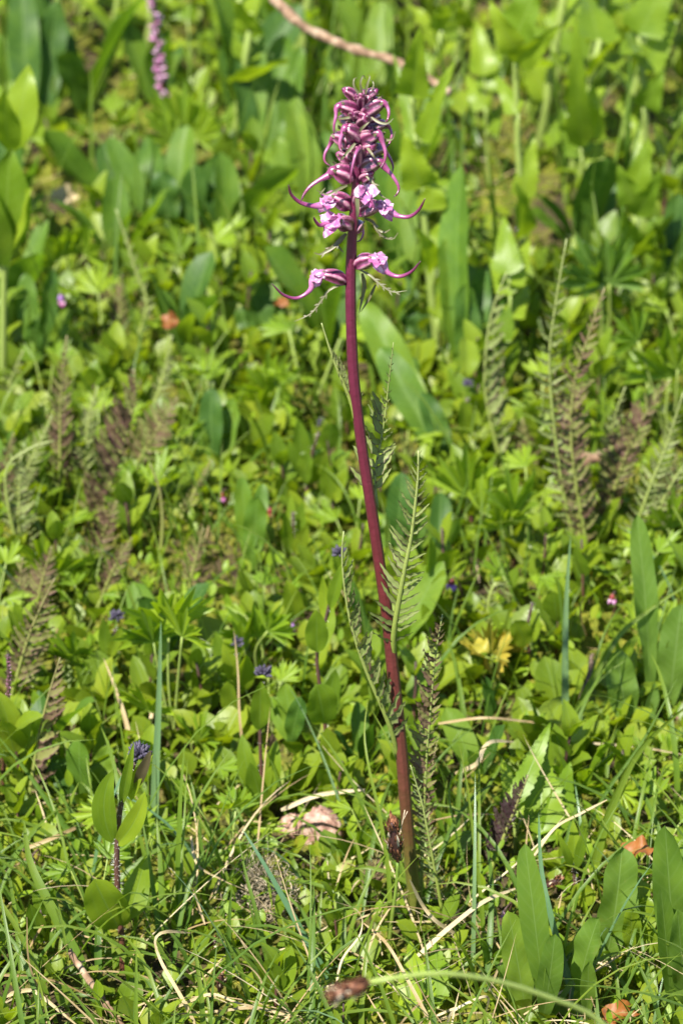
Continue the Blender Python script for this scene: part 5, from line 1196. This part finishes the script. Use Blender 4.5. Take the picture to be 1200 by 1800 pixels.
def cover(name, label, n, L, ratio, dens, mat, el=(.1, 1.2), zr=(0, .012), shape='spoon'):
    P = scatter(n, dens); N = len(P); P[:, 2] += rng.uniform(*zr, N)
    az = rng.uniform(0, 2 * pi, N); e0 = rng.uniform(*el, N); ln = rng.uniform(*L, N); seg = 6; t = np.linspace(0, 1, seg)
    e = e0[:, None] + rng.uniform(-.2, .7, N)[:, None] * (.4 - t[None])
    st = (ln / (seg - 1))[:, None, None] * np.stack([np.cos(e) * np.sin(az)[:, None], np.cos(e) * np.cos(az)[:, None], np.sin(e)], -1)
    mids = P[:, None, :] + np.concatenate([np.zeros((N, 1, 3)), np.cumsum(st[:, :-1], 1)], 1)
    hw = sh(shape, t)[None] * (ln * rng.uniform(*ratio, N))[:, None] / 2
    nr = np.stack([-np.sin(az) * np.sin(e0), -np.cos(az) * np.sin(e0), np.cos(e0)], -1) + rng.normal(0, .25, (N, 3))
    return stuff(name, label, 'ground cover', strips(mids, hw, nr, 2, .25), mat)
hollow = lambda x, y: np.prod([1 - .85 * np.exp(-(((x - a) / ra) ** 2 + ((y - b) / rb) ** 2)) for a, b, ra, rb in BARE[:1] + BARE[1:]], axis=0)
cover('ground_cover', 'dense carpet of small rounded green leaves between the larger plants', 13000, (.009, .020), (.45, .75), lambda x, y: (.25 + .75 * patch(x, y, 26, 1.0)) * hollow(x, y) * np.clip(.35 + y / .2, .35, 1) * np.clip(2.2 - 2.0 * y, .15, 1), 'cover_leaf')
cover('ground_cover', 'larger soft leaves of the undergrowth in the far meadow', 1100, (.018, .040), (.35, .6), lambda x, y: np.clip((y - .45) / .3, 0, 1) * hollow(x, y), 'oval_leaf', (.3, 1.4), (0, .02))
cover('ground_cover', 'tiny bright leaf sprigs scattered through the turf', 13000, (.005, .010), (.35, .6), lambda x, y: (.3 + .7 * patch(x, y, 31, 2.2)) * np.clip(2.2 - 2.2 * y, .12, 1), 'bright_leaf', (.2, 1.4), (0, .018), 'oval')
cover('moss', 'ochre and green moss carpet on the damp soil', 42000, (.003, .007), (.25, .45), lambda x, y: (.15 + .85 * patch(x, y, 14, .4)) * np.clip(2.0 - 1.8 * y, .15, 1), 'moss_leaf', (.6, 1.5), (0, .003), 'lance')
# the same herbs going on outside the picture, as one mass
def beyond():
    parts = {}
    for i in range(420):
        y = rnd.uniform(-.5, 2.6); hw = (.136 * 1.06) * (1.085 + y) + .02
        x = rnd.choice([-1, 1]) * (hw + rnd.uniform(.015, .32)) if y < 1.42 else rnd.uniform(-1, 1) * (hw + .3)
        kind = rnd.choice(['oval', 'spoon', 'cut', 'strap', 'ground']) if y > .5 else rnd.choice(['oval', 'spoon', 'spoon', 'cut'])
        s = {'oval': .026, 'spoon': .02, 'cut': .024, 'strap': .09, 'ground': .045}[kind] * rnd.uniform(.8, 1.2)
        base = Matrix.Translation((x, y, float(hgt(x, y))))
        for piece, me, M in herb_layout(kind, s):
            parts.setdefault(me.materials[0].name, []).append((me, base @ M))
    cache = {}
    for mat, lst in parts.items():
        gs = []
        for me, M in lst:
            if me.name not in cache:
                V = np.empty(len(me.vertices) * 3, np.float32); me.vertices.foreach_get('co', V); V = V.reshape(-1, 3)
                F = np.array([tuple(p.vertices) if len(p.vertices) == 4 else (*p.vertices, p.vertices[-1]) for p in me.polygons])
                lu = np.empty(len(me.loops) * 2, np.float32); me.uv_layers[0].data.foreach_get('uv', lu); li = np.empty(len(me.loops), np.int32); me.loops.foreach_get('vertex_index', li)
                U = np.zeros((len(V), 2)); U[li] = lu.reshape(-1, 2); cache[me.name] = (V, F, U)
            gs.append(xform(cache[me.name], M))
        stuff('meadow_herbs', 'mass of low meadow herbs beyond the edges of the picture', 'herbs', merge(gs), mat)
beyond()
